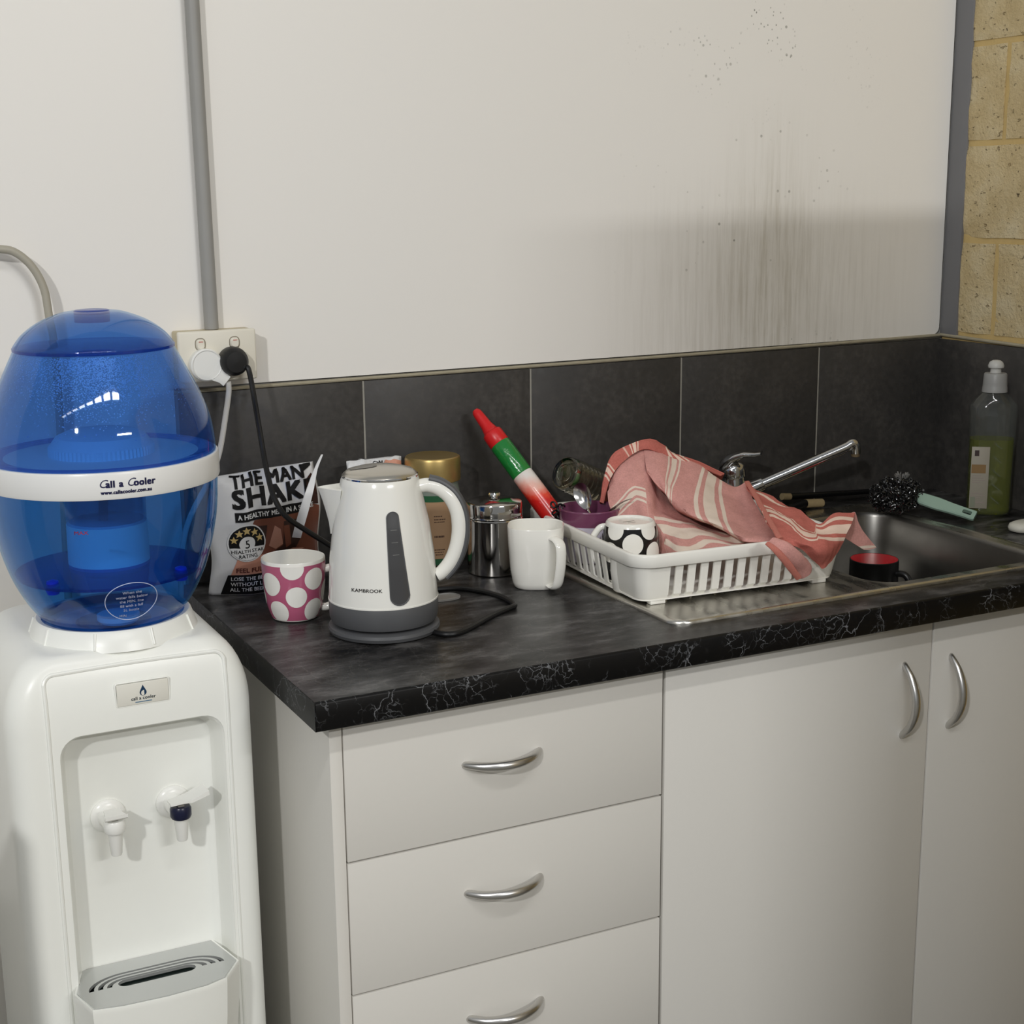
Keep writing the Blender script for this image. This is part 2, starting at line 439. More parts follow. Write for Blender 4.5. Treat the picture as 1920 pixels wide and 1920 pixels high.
put('filler', MB().box(1.6645, 1.704, YF, YF + 0.016, 0.095, 0.8605), M_lam, sk)

# ------------------------------------------------------------------ worktop with a hole for the sink bowl
def marble(name, top):
    m = mat(name, srgb(34, 33, 34), 0.30)
    g = NT(m); v = g.coord('Object')
    _, wc = g.noise(v, 9, 6, 0.6)
    mp = g.n.new('ShaderNodeVectorMath'); mp.operation = 'MULTIPLY_ADD'
    g.L(wc, mp.inputs[0]); mp.inputs[1].default_value = (0.10, 0.10, 0.10); g.L(v, mp.inputs[2])
    wv = mp.outputs[0]
    e1 = g.voro(wv, 24, 'DISTANCE_TO_EDGE'); e2 = g.voro(wv, 62, 'DISTANCE_TO_EDGE')
    mk = g.noise(v, 11, 4)[0]; mk2 = g.noise(g.coord('Object', loc=(4, 7, 1)), 16, 4)[0]
    l1 = g.math('MULTIPLY', g.step(e1, 0.024, 0.0), g.step(mk, 0.47, 0.62))
    l2 = g.math('MULTIPLY', g.step(e2, 0.038, 0.0), g.step(mk2, 0.48, 0.64))
    bl = g.math('MULTIPLY', g.step(g.noise(wv, 34, 3)[0], 0.62, 0.70), g.step(mk, 0.52, 0.62))
    ln = g.math('MAXIMUM', g.math('MAXIMUM', l1, g.math('MULTIPLY', l2, 0.8)), g.math('MULTIPLY', bl, 0.16))
    if top:
        n = g.noise(g.coord('Object', (1, 2.6, 1), rot=(0, 0, 0.45)), 11, 9, 0.72)[0]
        base = g.ramp(n, [(0.40, srgb(9, 9, 10)), (0.47, srgb(36, 35, 34)), (0.54, srgb(54, 53, 53)), (0.64, srgb(90, 89, 88))])
        c = g.mix(g.math('MULTIPLY', ln, 0.20), base, srgb(150, 148, 144))
        g.b.inputs['Roughness'].default_value = 0.33
        g.bump(g.noise(v, 260, 4)[0], 0.06, 0.001)
    else:
        base = srgb(11, 11, 12); g.b.inputs['Specular IOR Level'].default_value = 0.3
        c = g.mix(g.math('MULTIPLY', ln, 0.62), base, srgb(150, 152, 156))
        g.b.inputs['Roughness'].default_value = 0.4
    g.L(c, g.b.inputs['Base Color']); return m
M_top = marble('black_marble_top', True); M_edge = marble('black_marble_edge', False)
XL, YD, H, T = 0.2308, -0.6029, 0.9, 0.036
hx0, hx1, hy0, hy1 = 1.125, 1.490, -0.525, -0.095
wt = thing('worktop', 'black marbled laminate worktop with white veined front edge', 'worktop', (XL, YD, 0.864))
mb = MB()
mb.box(XL, hx0, YD + 0.004, -0.001, H - T, H); mb.box(hx1, XC - 0.001, YD + 0.004, -0.001, H - T, H)
mb.box(hx0, hx1, YD + 0.004, hy0, H - T, H); mb.box(hx0, hx1, hy1, -0.001, H - T, H)
put('top', mb, M_top, wt, smooth=0)
pr = [(YD + 0.004, H)] + [(YD + 0.003 + 0.004 * cos(radians(a)) - 0.0, H - 0.004 + 0.004 * sin(radians(a))) for a in ()]
fr = MB().loft([[(x, YD + 0.0042, H + 0.0002), (x, YD + 0.0012, H - 0.0006), (x, YD, H - 0.003), (x, YD, H - T + 0.002), (x, YD + 0.0015, H - T - 0.0001), (x, YD + 0.0042, H - T - 0.0002)] for x in (XL - 0.0002, XC - 0.001)])
put('front_edge', fr, M_edge, wt, smooth=50)
put('end_edge', MB().box(XL - 0.0012, XL + 0.0002, YD + 0.001, -0.001, H - T, H - 0.0002, 0.0002), M_edge, wt)
put('underside_lip', MB().box(XL + 0.02, XC - 0.002, YD + 0.006, YD + 0.02, H - T - 0.0012, H - T + 0.001), M_dark, wt)

# ------------------------------------------------------------------ water cooler
M_abs = mat('cooler_white_plastic', srgb(240, 241, 235), 0.30, noise_amt=0.01, noise_scale=60, bump=0.04, bump_scale=900)
M_white = mat('white_plastic', srgb(235, 235, 230), 0.25)
M_navy = mat('navy_plastic', srgb(20, 24, 52), 0.3)
M_greypl = mat('grey_metallic_plastic', srgb(196, 198, 196), 0.24, 0.55)
M_black = mat('black_rubber', srgb(16, 16, 17), 0.45)
M_inkblue = mat('blue_ink', srgb(24, 24, 70), 0.5)
M_badge = mat('badge_film', srgb(226, 224, 214), 0.3)
M_teal = mat('teal_ink', srgb(28, 96, 136), 0.4)
M_tealdark = mat('dark_teal_ink', srgb(14, 52, 84), 0.4)
CX, CF, CBK = 0.054, -0.45, -0.15
wc = thing('water_cooler', 'tall white plastic water cooler under the blue bottle at the bench end', 'water cooler', (CX, -0.30, 0))
loops = []
zs = [0.0, 0.02, 0.3, 0.6, 0.80, 0.86]
for z in zs: loops.append([(CX + x, (CF + CBK) / 2 + y, z) for x, y in rrect(0.30, 0.30, 0.030, 6)])
for k in range(1, 11):
    a = radians(9 * k); ins = 0.052 * (1 - cos(a)); insf = 0.024 * (1 - cos(a)); z = 0.86 + 0.088 * sin(a)
    loops.append([(CX + x, (CF + insf + CBK - insf) / 2 + y, z) for x, y in rrect(0.30 - 2 * ins, 0.30 - 2 * insf, 0.030, 6)])
loops.append([(CX + x, (CF + CBK) / 2 + y, 0.9492) for x, y in rrect(0.12, 0.16, 0.03, 6)])
body = put('body', MB().loft(loops), M_abs, wc)
# alcove: cut with a tapered rounded block
def alcove(w, d0, d1):
    lp = []
    for k in range(7):
        t = k / 6; y = CF - 0.03 + (0.03 + d1) * t if False else None
    return lp
rx, rz0, rz1 = 0.0625, 0.40, 0.852
cut = []
for y, gr in ((CF - 0.05, 0.000), (CF + 0.001, 0.0), (CF + 0.004, -0.0025), (CF + 0.024, -0.006), (CF + 0.032, -0.010), (CF + 0.036, -0.018)):
    cut.append([(rx + x, y, (rz0 + rz1) / 2 + z) for x, z in rrect(0.200 + 2 * gr, rz1 - rz0 + 2 * gr, 0.026, 6)])
boolean(body, [put('cut', MB().loft(cut), M_abs, wc)])
YA = CF + 0.036
# raised line around the front panel
fr = [(0.0596 + x, z + 0.36) for x, z in rrect(0.2164, 1.10, 0.012, 5, 0, 0)]
top = 0.935
pts = []
for k in range(9): pass
def fy(z): 
    if z <= 0.86: return CF
    s_ = min(1, (z - 0.86) / 0.088); return CF + 0.024 * (1 - sqrt(1 - s_ * s_))
path = [(-0.0486, 0.05 + 0.15 * k) for k in range(6)] + [(-0.0486, 0.84 + 0.012 * k) for k in range(6)] + [(-0.0486 + 0.012 * (1 - cos(radians(a))), 0.917 + 0.012 * sin(radians(a))) for a in range(0, 91, 15)] + [(-0.02, 0.9294), (0.02, 0.9302), (0.06, 0.9305), (0.10, 0.9302), (0.14, 0.9294)] + [(0.1565 + 0.012 * sin(radians(a)), 0.917 + 0.012 * cos(radians(a))) for a in range(0, 91, 15)] + [(0.1685, 0.90 - 0.012 * k) for k in range(6)] + [(0.1685, 0.80 - 0.15 * k) for k in range(6)]
put('panel_bead', MB().tube([(x, fy(z) + 0.0004, z) for x, z in path], 0.0026, 8, 5, up=(0, 1, 0)), M_abs, wc)
# badge with the drop
bd = put('badge', MB().box(0.0341, 0.0965, CF - 0.0008, CF + 0.0012, 0.8800, 0.9075, 0.0008, 2), M_badge, wc)
put('badge_rim', MB().tube([(x + 0.0653, fy(0.893) - 0.0004, z + 0.8938) for x, z in rrect(0.065, 0.030, 0.003, 3)], 0.0011, 6, 1, closed=True, up=(0, 1, 0)), M_abs, wc)
bf = lambda x, z: (0.0655 + x, CF - 0.0011, 0.8935 + z)
mb = text_mb(MB(), 'call a cooler', 0.0042, lambda x, z: bf(x, z - 0.0075), bold=0.02)
put('lettering', mb, M_teal, bd, smooth=0)
drop = [(0, 0.0105)] + [(0.0042 * cos(radians(a)), 0.0012 + 0.0042 * sin(radians(a))) for a in range(25, -206, -15)]
drop_l = [(0, 0.0105), (0, -0.003)] + [(0.0042 * cos(radians(a)), 0.0012 + 0.0042 * sin(radians(a))) for a in range(-90, -206, -12)]
put('drop_mark', poly_mb(MB(), drop, bf, 0.01), M_tealdark, bd, smooth=0)
leaf = [(0.0012, 0.0042), (0.0014, -0.0020), (-0.0002, -0.0026), (-0.0020, -0.0018), (-0.0026, 0.0005), (-0.0018, 0.0028)]
put('leaf_mark', poly_mb(MB(), leaf, lambda x, z: (0.0655 + x, CF - 0.0014, 0.8935 + z), 0.01), M_badge, bd, smooth=0)
put('underline', MB().box(0.0555, 0.0755, CF - 0.0012, CF - 0.0009, 0.8828, 0.8836), M_teal, bd, smooth=0)
# taps
def tap(cx, cz, ring, lift):
    ang, tilt, ll = lift
    R90 = Matrix.Rotation(radians(90), 4, 'X')
    def fwd(prof): return MB().lathe(prof, (cx, YA, cz), 32, Matrix.Rotation(radians(90), 4, 'X'))
    t = put('tap', fwd([(0, -0.002), (0.0215, -0.002), (0.0215, 0.003), (0.019, 0.006), (0.014, 0.0075), (0.0125, 0.010), (0.0115, 0.034), (0.010, 0.036), (0, 0.0365)]), M_white, wc)
    ny = YA - 0.040
    nz = MB().lathe([(0, -0.034), (0.0062, -0.034), (0.0068, -0.0325), (0.0092, -0.006), (0.0098, -0.004), (0.0098, 0), (0, 0)], (cx, ny, cz - 0.002), 28)
    put('nozzle', nz, M_white, t)
    put('collar', MB().lathe([(0, -0.006), (0.0118, -0.006), (0.0132, -0.003), (0.0132, 0.006), (0.0115, 0.0095), (0, 0.0095)], (cx, ny, cz), 32), ring, t)
    # lever: bent flat paddle
    lv = MB().loft([[(x, y * w, zt + dz) for (x, zt) in ((a, b),) for y, dz in ((-1, -0.0012 - 0.09 * max(a, 0) * (2 - ll)), (1, -0.0012 - 0.09 * max(a, 0) * (2 - ll)), (1, 0.0012), (-1, 0.0012))] for a, b, w in ((-0.014, 0.0, 0.009), (0.002, 0.0005, 0.011), (0.012, 0.001, 0.0138), (ll * 0.034, 0.001 + ll * 0.0065, 0.0138))])
    M = Matrix.Translation((cx, ny, cz + 0.016)) @ Matrix.Rotation(ang, 4, 'Z') @ Matrix.Rotation(tilt, 4, 'Y')
    lv.v = [tuple(M @ Vector(v)) for v in lv.v]
    put('lever', lv, M_white, t)
    put('stem', MB().box(cx - 0.004, cx + 0.004, ny - 0.005, ny + 0.005, cz + 0.008, cz + 0.017, 0.001), mat('clear_grey_plastic', srgb(150, 146, 138), 0.3), t)
tap(0.0195, 0.731, M_white, (radians(-88), radians(4), 0.42))
tap(0.1010, 0.733, M_navy, (radians(2), radians(-4), 1.0))
# drip tray with slotted grille
tr = [(-0.047, -0.470), (-0.034, -0.516), (0.0, -0.523), (0.055, -0.526), (0.105, -0.523), (0.131, -0.515), (0.157, -0.480), (0.150, -0.448), (0.142, YA + 0.001), (-0.028, YA + 0.001), (-0.040, -0.448)]
def shrink(p, s, c=(0.055, -0.468)): return [(c[0] + (x - c[0]) * s, c[1] + (y - c[1]) * s) for x, y in p]
dt = put('drip_tray', MB().loft([[(x, y, z) for x, y in shrink(tr, s)] for z, s in ((0.395, 0.86), (0.43, 0.93), (0.48, 0.975), (0.525, 1.0), (0.5305, 1.0), (0.5318, 0.993), (0.531, 0.965), (0.520, 0.95))]), M_abs, wc, smooth=30)
gl = put('grille', MB().loft([[(x, y, z) for x, y in shrink(tr, 0.965)] for z in (0.5285, 0.5325)]), M_greypl, dt, smooth=20)
cutters = []
gc = (0.055, -0.474)
def uslot(r, w, a=0.037, stop=0.0):
    o = []; n = 10
    for rr_ in (r + w / 2, r - w / 2):
        l = [(gc[0] - a - rr_ * cos(radians(t)), gc[1] + 0.62 * rr_ * sin(radians(t)) + (r - rr_) * 0) for t in [90 * k / n for k in range(n + 1)]]
        l += [(gc[0] + a + rr_ * sin(radians(t)), gc[1] + 0.62 * rr_ * cos(radians(t))) for t in [90 * k / n for k in range(n + 1)]]
        o.append(l)
    return o[0] + o[1][::-1]
for r in (0.0225, 0.0335, 0.0445):
    cutters.append(put('cut', MB().prism(uslot(r, 0.0062), lambda x, y: (x, y, 0.52), lambda x, y: (x, y, 0.54)), M_greypl, dt))
st = [(gc[0] + sx * 0.037 + 0.0115 * cos(radians(t)), gc[1] + 0.003 + 0.0085 * sin(radians(t))) for sx, a0 in ((1, -90), (-1, 90)) for t in [a0 + 18 * k for k in range(11)]]
cutters.append(put('cut', MB().prism(st, lambda x, y: (x, y, 0.52), lambda x, y: (x, y, 0.54)), M_greypl, dt))
boolean(gl, cutters)
put('well', MB().loft([[(x, y, z) for x, y in shrink(tr, 0.955)] for z in (0.5205, 0.5215)]), mat('dark_green_well', srgb(34, 44, 42), 0.15), dt, smooth=0)  # thin dark sheet under the grille gives the slots their dark tone
# bottle seat: faceted white collar on top
BX, BY = 0.060, -0.335
put('bottle_seat', MB().lathe([(0.1045, 0.944), (0.1020, 0.951), (0.0965, 0.966), (0.094, 0.968), (0.088, 0.967), (0.084, 0.958), (0.0, 0.955)], (BX, BY, 0), 64), M_abs, wc)
for a in (205, 245, 285, 325, 10, 165):
    c, s_ = cos(radians(a)), sin(radians(a))
    put('seat_rib', MB().tube([(BX + 0.1035 * c, BY + 0.1035 * s_, 0.9475), (BX + 0.0968 * c, BY + 0.0968 * s_, 0.9665)], 0.0016, 6, 1), M_abs, wc)
# mains lead and piggyback plug of the cooler
M_cordw = mat('white_cord', srgb(214, 212, 206), 0.5)
put('power_cord', MB().tube([(0.3059,-0.052,1.2097), (0.3065,-0.05,1.1945), (0.2998,-0.05,1.1596), (0.2857,-0.055,1.106), (0.267,-0.06,1.0689), (0.220, -0.070, 0.98), (0.205, -0.09, 0.80), (0.19, -0.12, 0.55), (0.15, -0.152, 0.40)], 0.0042, 10, 6), M_cordw, wc)

# ------------------------------------------------------------------ blue filter bottle
def glassy(name, tint, diff, dcol, rough=0.03, fres=1.45, gl=1.0):
    m = bpy.data.materials.new(name); m.use_nodes = True; nt = m.node_tree; n = nt.nodes
    for x in list(n):
        if x.type != 'OUTPUT_MATERIAL': n.remove(x)
    out = [x for x in n if x.type == 'OUTPUT_MATERIAL'][0]
    tr = n.new('ShaderNodeBsdfTransparent'); tr.inputs[0].default_value = (*tint, 1)
    df = n.new('ShaderNodeBsdfDiffuse'); df.inputs[0].default_value = (*dcol, 1)
    gs = n.new('ShaderNodeBsdfGlossy'); gs.inputs['Roughness'].default_value = rough; gs.inputs[0].default_value = (gl, gl, gl, 1)
    m1 = n.new('ShaderNodeMixShader'); m1.inputs[0].default_value = diff
    nt.links.new(tr.outputs[0], m1.inputs[1]); nt.links.new(df.outputs[0], m1.inputs[2])
    lw = n.new('ShaderNodeLayerWeight'); lw.inputs[0].default_value = 0.5
    pw = n.new('ShaderNodeMath'); pw.operation = 'POWER'; pw.inputs[1].default_value = 4.0; nt.links.new(lw.outputs['Facing'], pw.inputs[0])
    fr = n.new('ShaderNodeMath'); fr.operation = 'MULTIPLY_ADD'; fr.inputs[1].default_value = 0.55; fr.inputs[2].default_value = 0.035; nt.links.new(pw.outputs[0], fr.inputs[0])
    m2 = n.new('ShaderNodeMixShader'); nt.links.new(fr.outputs[0], m2.inputs[0])
    nt.links.new(m1.outputs[0], m2.inputs[1]); nt.links.new(gs.outputs[0], m2.inputs[2])
    nt.links.new(m2.outputs[0], out.inputs[0])
    return m
M_blue = glassy('blue_clear_plastic', (0.50, 0.70, 0.93), 0.09, (0.04, 0.15, 0.46))
M_bluelow = glassy('blue_clear_plastic_deep', (0.44, 0.70, 0.93), 0.07, (0.015, 0.09, 0.32))
M_bluethick = glassy('blue_rim_plastic', (0.20, 0.36, 0.78), 0.25, (0.02, 0.08, 0.36))
M_filter = mat('filter_plastic', (0.62, 0.80, 0.88), 0.45)
M_filterlow = mat('filter_media', (0.80, 0.95, 1.0), 0.6)
M_band = mat('white_band', srgb(228, 228, 226), 0.3)
fb = thing('filter_bottle', 'blue see-through filter bottle with white belt standing on the water cooler', 'water bottle', (BX, BY, 0.955))
c0 = (BX, BY, 0)
def shell(prof, t=0.0025):
    P = spline([(r, 0, z) for r, z in prof], 4)
    out = [(p.x, p.z) for p in P]; inn = []
    for i, (r, z) in enumerate(out):
        a = out[max(i - 1, 0)]; b = out[min(i + 1, len(out) - 1)]
        d = Vector((b[0] - a[0], b[1] - a[1])).normalized(); inn.append((max(r - t * d.y, 0.0001), z + t * d.x))
    return out + inn[::-1]
put('lower_shell', MB().lathe(shell([(0.0001, 0.9568), (0.04, 0.9568), (0.070, 0.957), (0.084, 0.966), (0.098, 0.983), (0.109, 1.002), (0.120, 1.027), (0.130, 1.062), (0.1365, 1.098), (0.1388, 1.139)]), c0, 72), M_bluelow, fb)
put('upper_shell', MB().lathe(shell([(0.1388, 1.163), (0.1385, 1.175), (0.1368, 1.193), (0.1335, 1.211), (0.125, 1.237), (0.113, 1.263), (0.0945, 1.300)]), c0, 72), M_blue, fb)
put('lid', MB().lathe(shell([(0.0955, 1.3005), (0.0945, 1.3040), (0.084, 1.317), (0.066, 1.330), (0.045, 1.339), (0.028, 1.343), (0.0001, 1.3435)]), c0, 72), M_blue, fb)
put('lid_seam', MB().lathe([(0.0930, 1.2975), (0.0960, 1.2985), (0.0962, 1.3015), (0.0930, 1.3025)], c0, 72), M_bluethick, fb)
put('lid_button', MB().lathe([(0.0, 1.330), (0.021, 1.330), (0.0212, 1.3435), (0.0195, 1.3445), (0.0, 1.344)], c0, 40), M_bluethick, fb)
M_inner = glassy('blue_tank_floor', (0.40, 0.60, 0.95), 0.35, (0.06, 0.20, 0.55))
put('tank_floor', MB().lathe([(0.06, 1.150), (0.134, 1.161), (0.137, 1.171), (0.134, 1.173), (0.06, 1.158)], c0, 64), M_inner, fb)
put('lower_plate', MB().lathe([(0.05, 1.030), (0.112, 1.022), (0.114, 1.026), (0.05, 1.034)], c0, 64), M_bluethick, fb)
cap = MB()
lo = []
for z, k, r in ((1.152, 0, 0.060), (1.156, 1, 0.0635), (1.180, 1, 0.0625), (1.184, 0, 0.060), (1.192, 0, 0.054), (1.198, 0, 0.040), (1.201, 0, 0.0001)):
    lo.append([(BX + (r + (0.0012 if (j % 2 and k) else 0)) * cos(2 * pi * j / 144), BY + (r + (0.0012 if (j % 2 and k) else 0)) * sin(2 * pi * j / 144), z) for j in range(144)])
fc = put('filter_cap', cap.loft(lo), M_filter, fb, smooth=20)
put('filter_tube', MB().lathe([(0.0485, 1.080), (0.050, 1.148), (0.047, 1.148), (0.0455, 1.080)], c0, 48), glassy('clear_filter_wall', (0.75, 0.86, 0.97), 0.22, (0.35, 0.55, 0.8)), fb)
put('filter_media', MB().lathe([(0.0, 1.020), (0.040, 1.020), (0.0485, 1.026), (0.0498, 1.034), (0.0490, 1.083), (0.046, 1.086), (0.0, 1.084)], c0, 48), M_filterlow, fb)
put('filter_stem', MB().tube([(BX - 0.004, BY, 1.085), (BX, BY, 1.14)], 0.006, 10, 1), M_inner, fb)
put('outlet_cup', MB().lathe([(0.0, 0.962), (0.022, 0.962), (0.026, 0.966), (0.026, 0.972), (0, 0.972)], (BX + 0.0, BY - 0.03, 0), 32), M_filterlow, fb)
for a in (215, 318):
    put('foot_plug', MB().lathe([(0, 1.014), (0.007, 1.014), (0.009, 1.02), (0.007, 1.03), (0, 1.032)], (BX + 0.098 * cos(radians(a)), BY + 0.098 * sin(radians(a)), 0), 16), mat('cobalt_plastic', (0.02, 0.04, 0.75), 0.3), fb)
# condensation drops high on the inside
dr = MB(); rng = random.Random(3)
prof_r = lambda z: 0.0945 + (0.1335 - 0.0945) * (1 - ((z - 1.211) / 0.089) ** 1.35) if z > 1.211 else 0.1335
for k in range(5000):
    a = radians(rng.gauss(258, 26)); z = 1.296 - abs(rng.gauss(0, 0.030)); 
    if z < 1.20: continue
    r = prof_r(z) - 0.0030; s_ = rng.uniform(0.0003, 0.0009)
    c = Vector((BX + r * cos(a), BY + r * sin(a), z)); tx = Vector((-sin(a), cos(a), 0)); tz = Vector((-0.4 * cos(a), -0.4 * sin(a), 0.9)); nn = Vector((cos(a), sin(a), 0.4))
    base = [c + tx * s_ * cos(q) * rng.uniform(.7, 1.5) + tz * s_ * sin(q) for q in (0, 1.57, 3.14, 4.71)]
    dr.add([*base, c - nn * s_ * 0.7, c + nn * s_ * 0.15], [(0, 1, 4), (1, 2, 4), (2, 3, 4), (3, 0, 4), (1, 0, 5), (2, 1, 5), (3, 2, 5), (0, 3, 5)])
d_ = put('condensation', dr, mat('water_bead', (0.16, 0.34, 0.72), 0.12, spec=0.8), fb); d_['kind'] = 'stuff'
bz0, bz1 = 1.1375, 1.1695
bn = put('belt', MB().lathe([(0.1385, bz0), (0.1408, bz0 + 0.0005), (0.1418, bz0 + 0.003), (0.1418, bz1 - 0.003), (0.1408, bz1 - 0.0005), (0.1385, bz1)], c0, 96), M_band, fb)
AZ = math.atan2(-2.163 - BY, -0.3036 - BX)   # towards the viewer's side
def onband(x, z, a0=AZ + 0.185, r=0.1421): 
    a = a0 + x / r; return (BX + r * cos(a), BY + r * sin(a), z)
zc = (bz0 + bz1) / 2
mb = MB()
def seq(mb, items, x0, z0, fn):
    for s_, size, k, adv in items:
        text_mb(mb, s_, size, lambda x, z: fn(x + x0, z + z0), align='LEFT', **k); x0 += adv
    return mb
seq(mb, [('C', 0.0095, dict(shear=0.35), 0.0085), ('all', 0.0078, dict(bold=0.07), 0.0150), ('a', 0.0078, dict(bold=0.07), 0.0082), ('C', 0.0095, dict(shear=0.35), 0.0085), ('ooler', 0.0078, dict(bold=0.07), 0.02)], -0.033, zc - 0.001, onband)
text_mb(mb, 'www.callacooler.com.au', 0.0042, lambda x, z: onband(x - 0.001, z + zc - 0.0088), bold=0.08, sx=0.92)
put('lettering', mb, M_inkblue, bn, smooth=0)
# fill notice printed on the front of the lower shell
rp = [(0.084, 0.966), (0.098, 0.983), (0.109, 1.002), (0.120, 1.027), (0.130, 1.062), (0.1365, 1.096)]
def rlow(z):
    for (r0, z0), (r1, z1) in zip(rp, rp[1:]):
        if z <= z1: return r0 + (r1 - r0) * (z - z0) / (z1 - z0)
    return 0.1365
def onlow(x, z, a0=AZ + 0.20):
    r = rlow(z) + 0.0012; a = a0 + x / 0.108; return (BX + r * cos(a), BY + r * sin(a), z)
M_print = mat('pale_print', srgb(190, 200, 225), 0.5)
NZ = 1.006
mb = MB()
for s_, dz in (('When the', 0.0125), ('water falls below', 0.0065), ('the MIN. line', 0.0005), ('fill with a full', -0.0055), ('5L bottle', -0.0115)):
    text_mb(mb, s_, 0.0036, lambda x, z: onlow(x, z + NZ + dz), bold=0.02)
text_mb(mb, 'MIN', 0.0036, lambda x, z: onlow(x - 0.010, z + NZ - 0.0195), bold=0.02)
ring = [onlow(0.030 * cos(2 * pi * k / 48), NZ + 0.0015 + 0.0255 * sin(2 * pi * k / 48)) for k in range(48)]
mb.tube(ring, 0.0005, 5, 1, closed=True)
put('lettering', mb, M_print, fb, smooth=0)
put('maximum_mark', text_mb(MB(), 'MAX', 0.0042, lambda x, z: onlow(x - 0.045, z + 1.098), bold=0.02), mat('red_print', srgb(150, 40, 70), 0.5), fb, smooth=0)

# ------------------------------------------------------------------ wall outlet, conduit, loose cable
M_gpo = mat('yellowed_white_plastic', srgb(226, 221, 206), 0.35, noise_amt=0.03, noise_scale=30)
M_gpo2 = mat('dirty_mount', srgb(196, 184, 152), 0.5, noise_amt=0.15, noise_scale=60)
po = thing('power_outlet', 'white double power outlet with two rocker switches on the wall', 'power outlet', (0.296, 0, 1.2475))
put('mounting_block', MB().box(0.2395, 0.3525, -0.034, 0.0008, 1.2125, 1.2835, 0.003, 3), M_gpo2, po)
fp = put('face_plate', MB().box(0.2380, 0.3540, -0.0425, -0.033, 1.2105, 1.2845, 0.003, 3), M_gpo, po)
for x in (0.2702, 0.3212):
    put('switch', MB().loft([[(x + a, y, 1.2655 + z) for a, z in superell(w, h, 2.8, 24)] for y, w, h in ((-0.041, 0.0135, 0.0155), (-0.0445, 0.013, 0.015), (-0.0465, 0.010, 0.0115))]), M_gpo, po)
    put('switch_gap', MB().tube([(x + a, -0.0426, 1.2655 + z) for a, z in superell(0.0150, 0.0170, 2.8, 24)], 0.0006, 5, 1, closed=True, up=(0, 1, 0)), mat('grime', srgb(130, 122, 106), 0.8), po)
    put('switch_dot', MB().box(x - 0.003, x + 0.003, -0.0469, -0.046, 1.2688, 1.2698), mat('red_mark', srgb(190, 90, 80), 0.5), po)
# the flat white plug of the cooler
pg = put('plug', MB().lathe([(0, 0), (0.0235, 0), (0.0235, 0.012), (0.0215, 0.0145), (0.0200, 0.0135), (0, 0.0140)], (0.2748, -0.0427, 1.2365), 40, Matrix.Rotation(radians(90), 4, 'X')), M_white, wc)
nb = MB().loft([[(0.2748 + cos(radians(-42)) * d + sin(radians(42)) * s_, y, 1.2365 + sin(radians(-42)) * d + cos(radians(42)) * s_) for s_, y in ((-w, -0.0435), (w, -0.0435), (w, -0.0565), (-w, -0.0565))] for d, w in ((0.012, 0.015), (0.022, 0.0115), (0.030, 0.0085), (0.038, 0.0085))])
put('plug_tail', nb, M_white, wc, smooth=20)
cd = MB().tube([(0.2980, -0.0125, 2.98), (0.2945, -0.0125, 1.9), (0.2940, -0.0125, 1.7), (0.2965, -0.0125, 1.2843)], 0.0105, 20, 4)
tag(put('conduit_pipe', cd, M_grey), 'grey painted conduit pipe running up the wall from the power outlet', 'pipe')
lc = MB().tube([(-0.20, -0.03, 1.36), (-0.12, -0.030, 1.395), (-0.04, -0.030, 1.411)] + [(0.0039,-0.03,1.4092), (0.0245,-0.03,1.4035), (0.0443,-0.03,1.3842), (0.0577,-0.03,1.3546), (0.0619,-0.03,1.3163), (0.067, -0.028, 1.24), (0.062, -0.022, 1.0), (0.05, -0.02, 0.6)], 0.0056, 12, 8)
tag(put('wall_cable', lc, mat('beige_cable', srgb(170, 165, 150), 0.5)), 'beige cable looping down the wall behind the blue bottle', 'cable')

# ------------------------------------------------------------------ things on the left of the bench
M_ceram = mat('white_glaze', srgb(238, 236, 228), 0.15, coat=0.3)
M_pinkg = mat('pink_glaze', srgb(182, 92, 122), 0.2, coat=0.3)
M_blackg = mat('black_glaze', srgb(14, 13, 14), 0.12, coat=0.4)
M_kettle = mat('kettle_white_plastic', srgb(236, 235, 228), 0.16, coat=0.3)
M_dkgrey = mat('dark_grey_plastic', srgb(84, 85, 87), 0.42)
M_steel = mat('stainless_steel', (0.60, 0.59, 0.57), 0.16, 1.0)
M_chrome = mat('chrome', (0.72, 0.72, 0.72), 0.06, 1.0)
def lathe_mug(prof_out, prof_in, c, seg=56):
    return MB().lathe([(0.0, prof_out[0][1])] + prof_out + prof_in + [(0.0, prof_in[-1][1])], c, seg)
def radius_at(prof, z):
    for (r0, z0), (r1, z1) in zip(prof, prof[1:]):
        if z0 <= z <= z1: return r0 + (r1 - r0) * (z - z0) / max(z1 - z0, 1e-6)
    return prof[-1][0] if z > prof[-1][1] else prof[0][0]
VA = lambda x, y: math.atan2(-2.163 - y, -0.3036 - x)

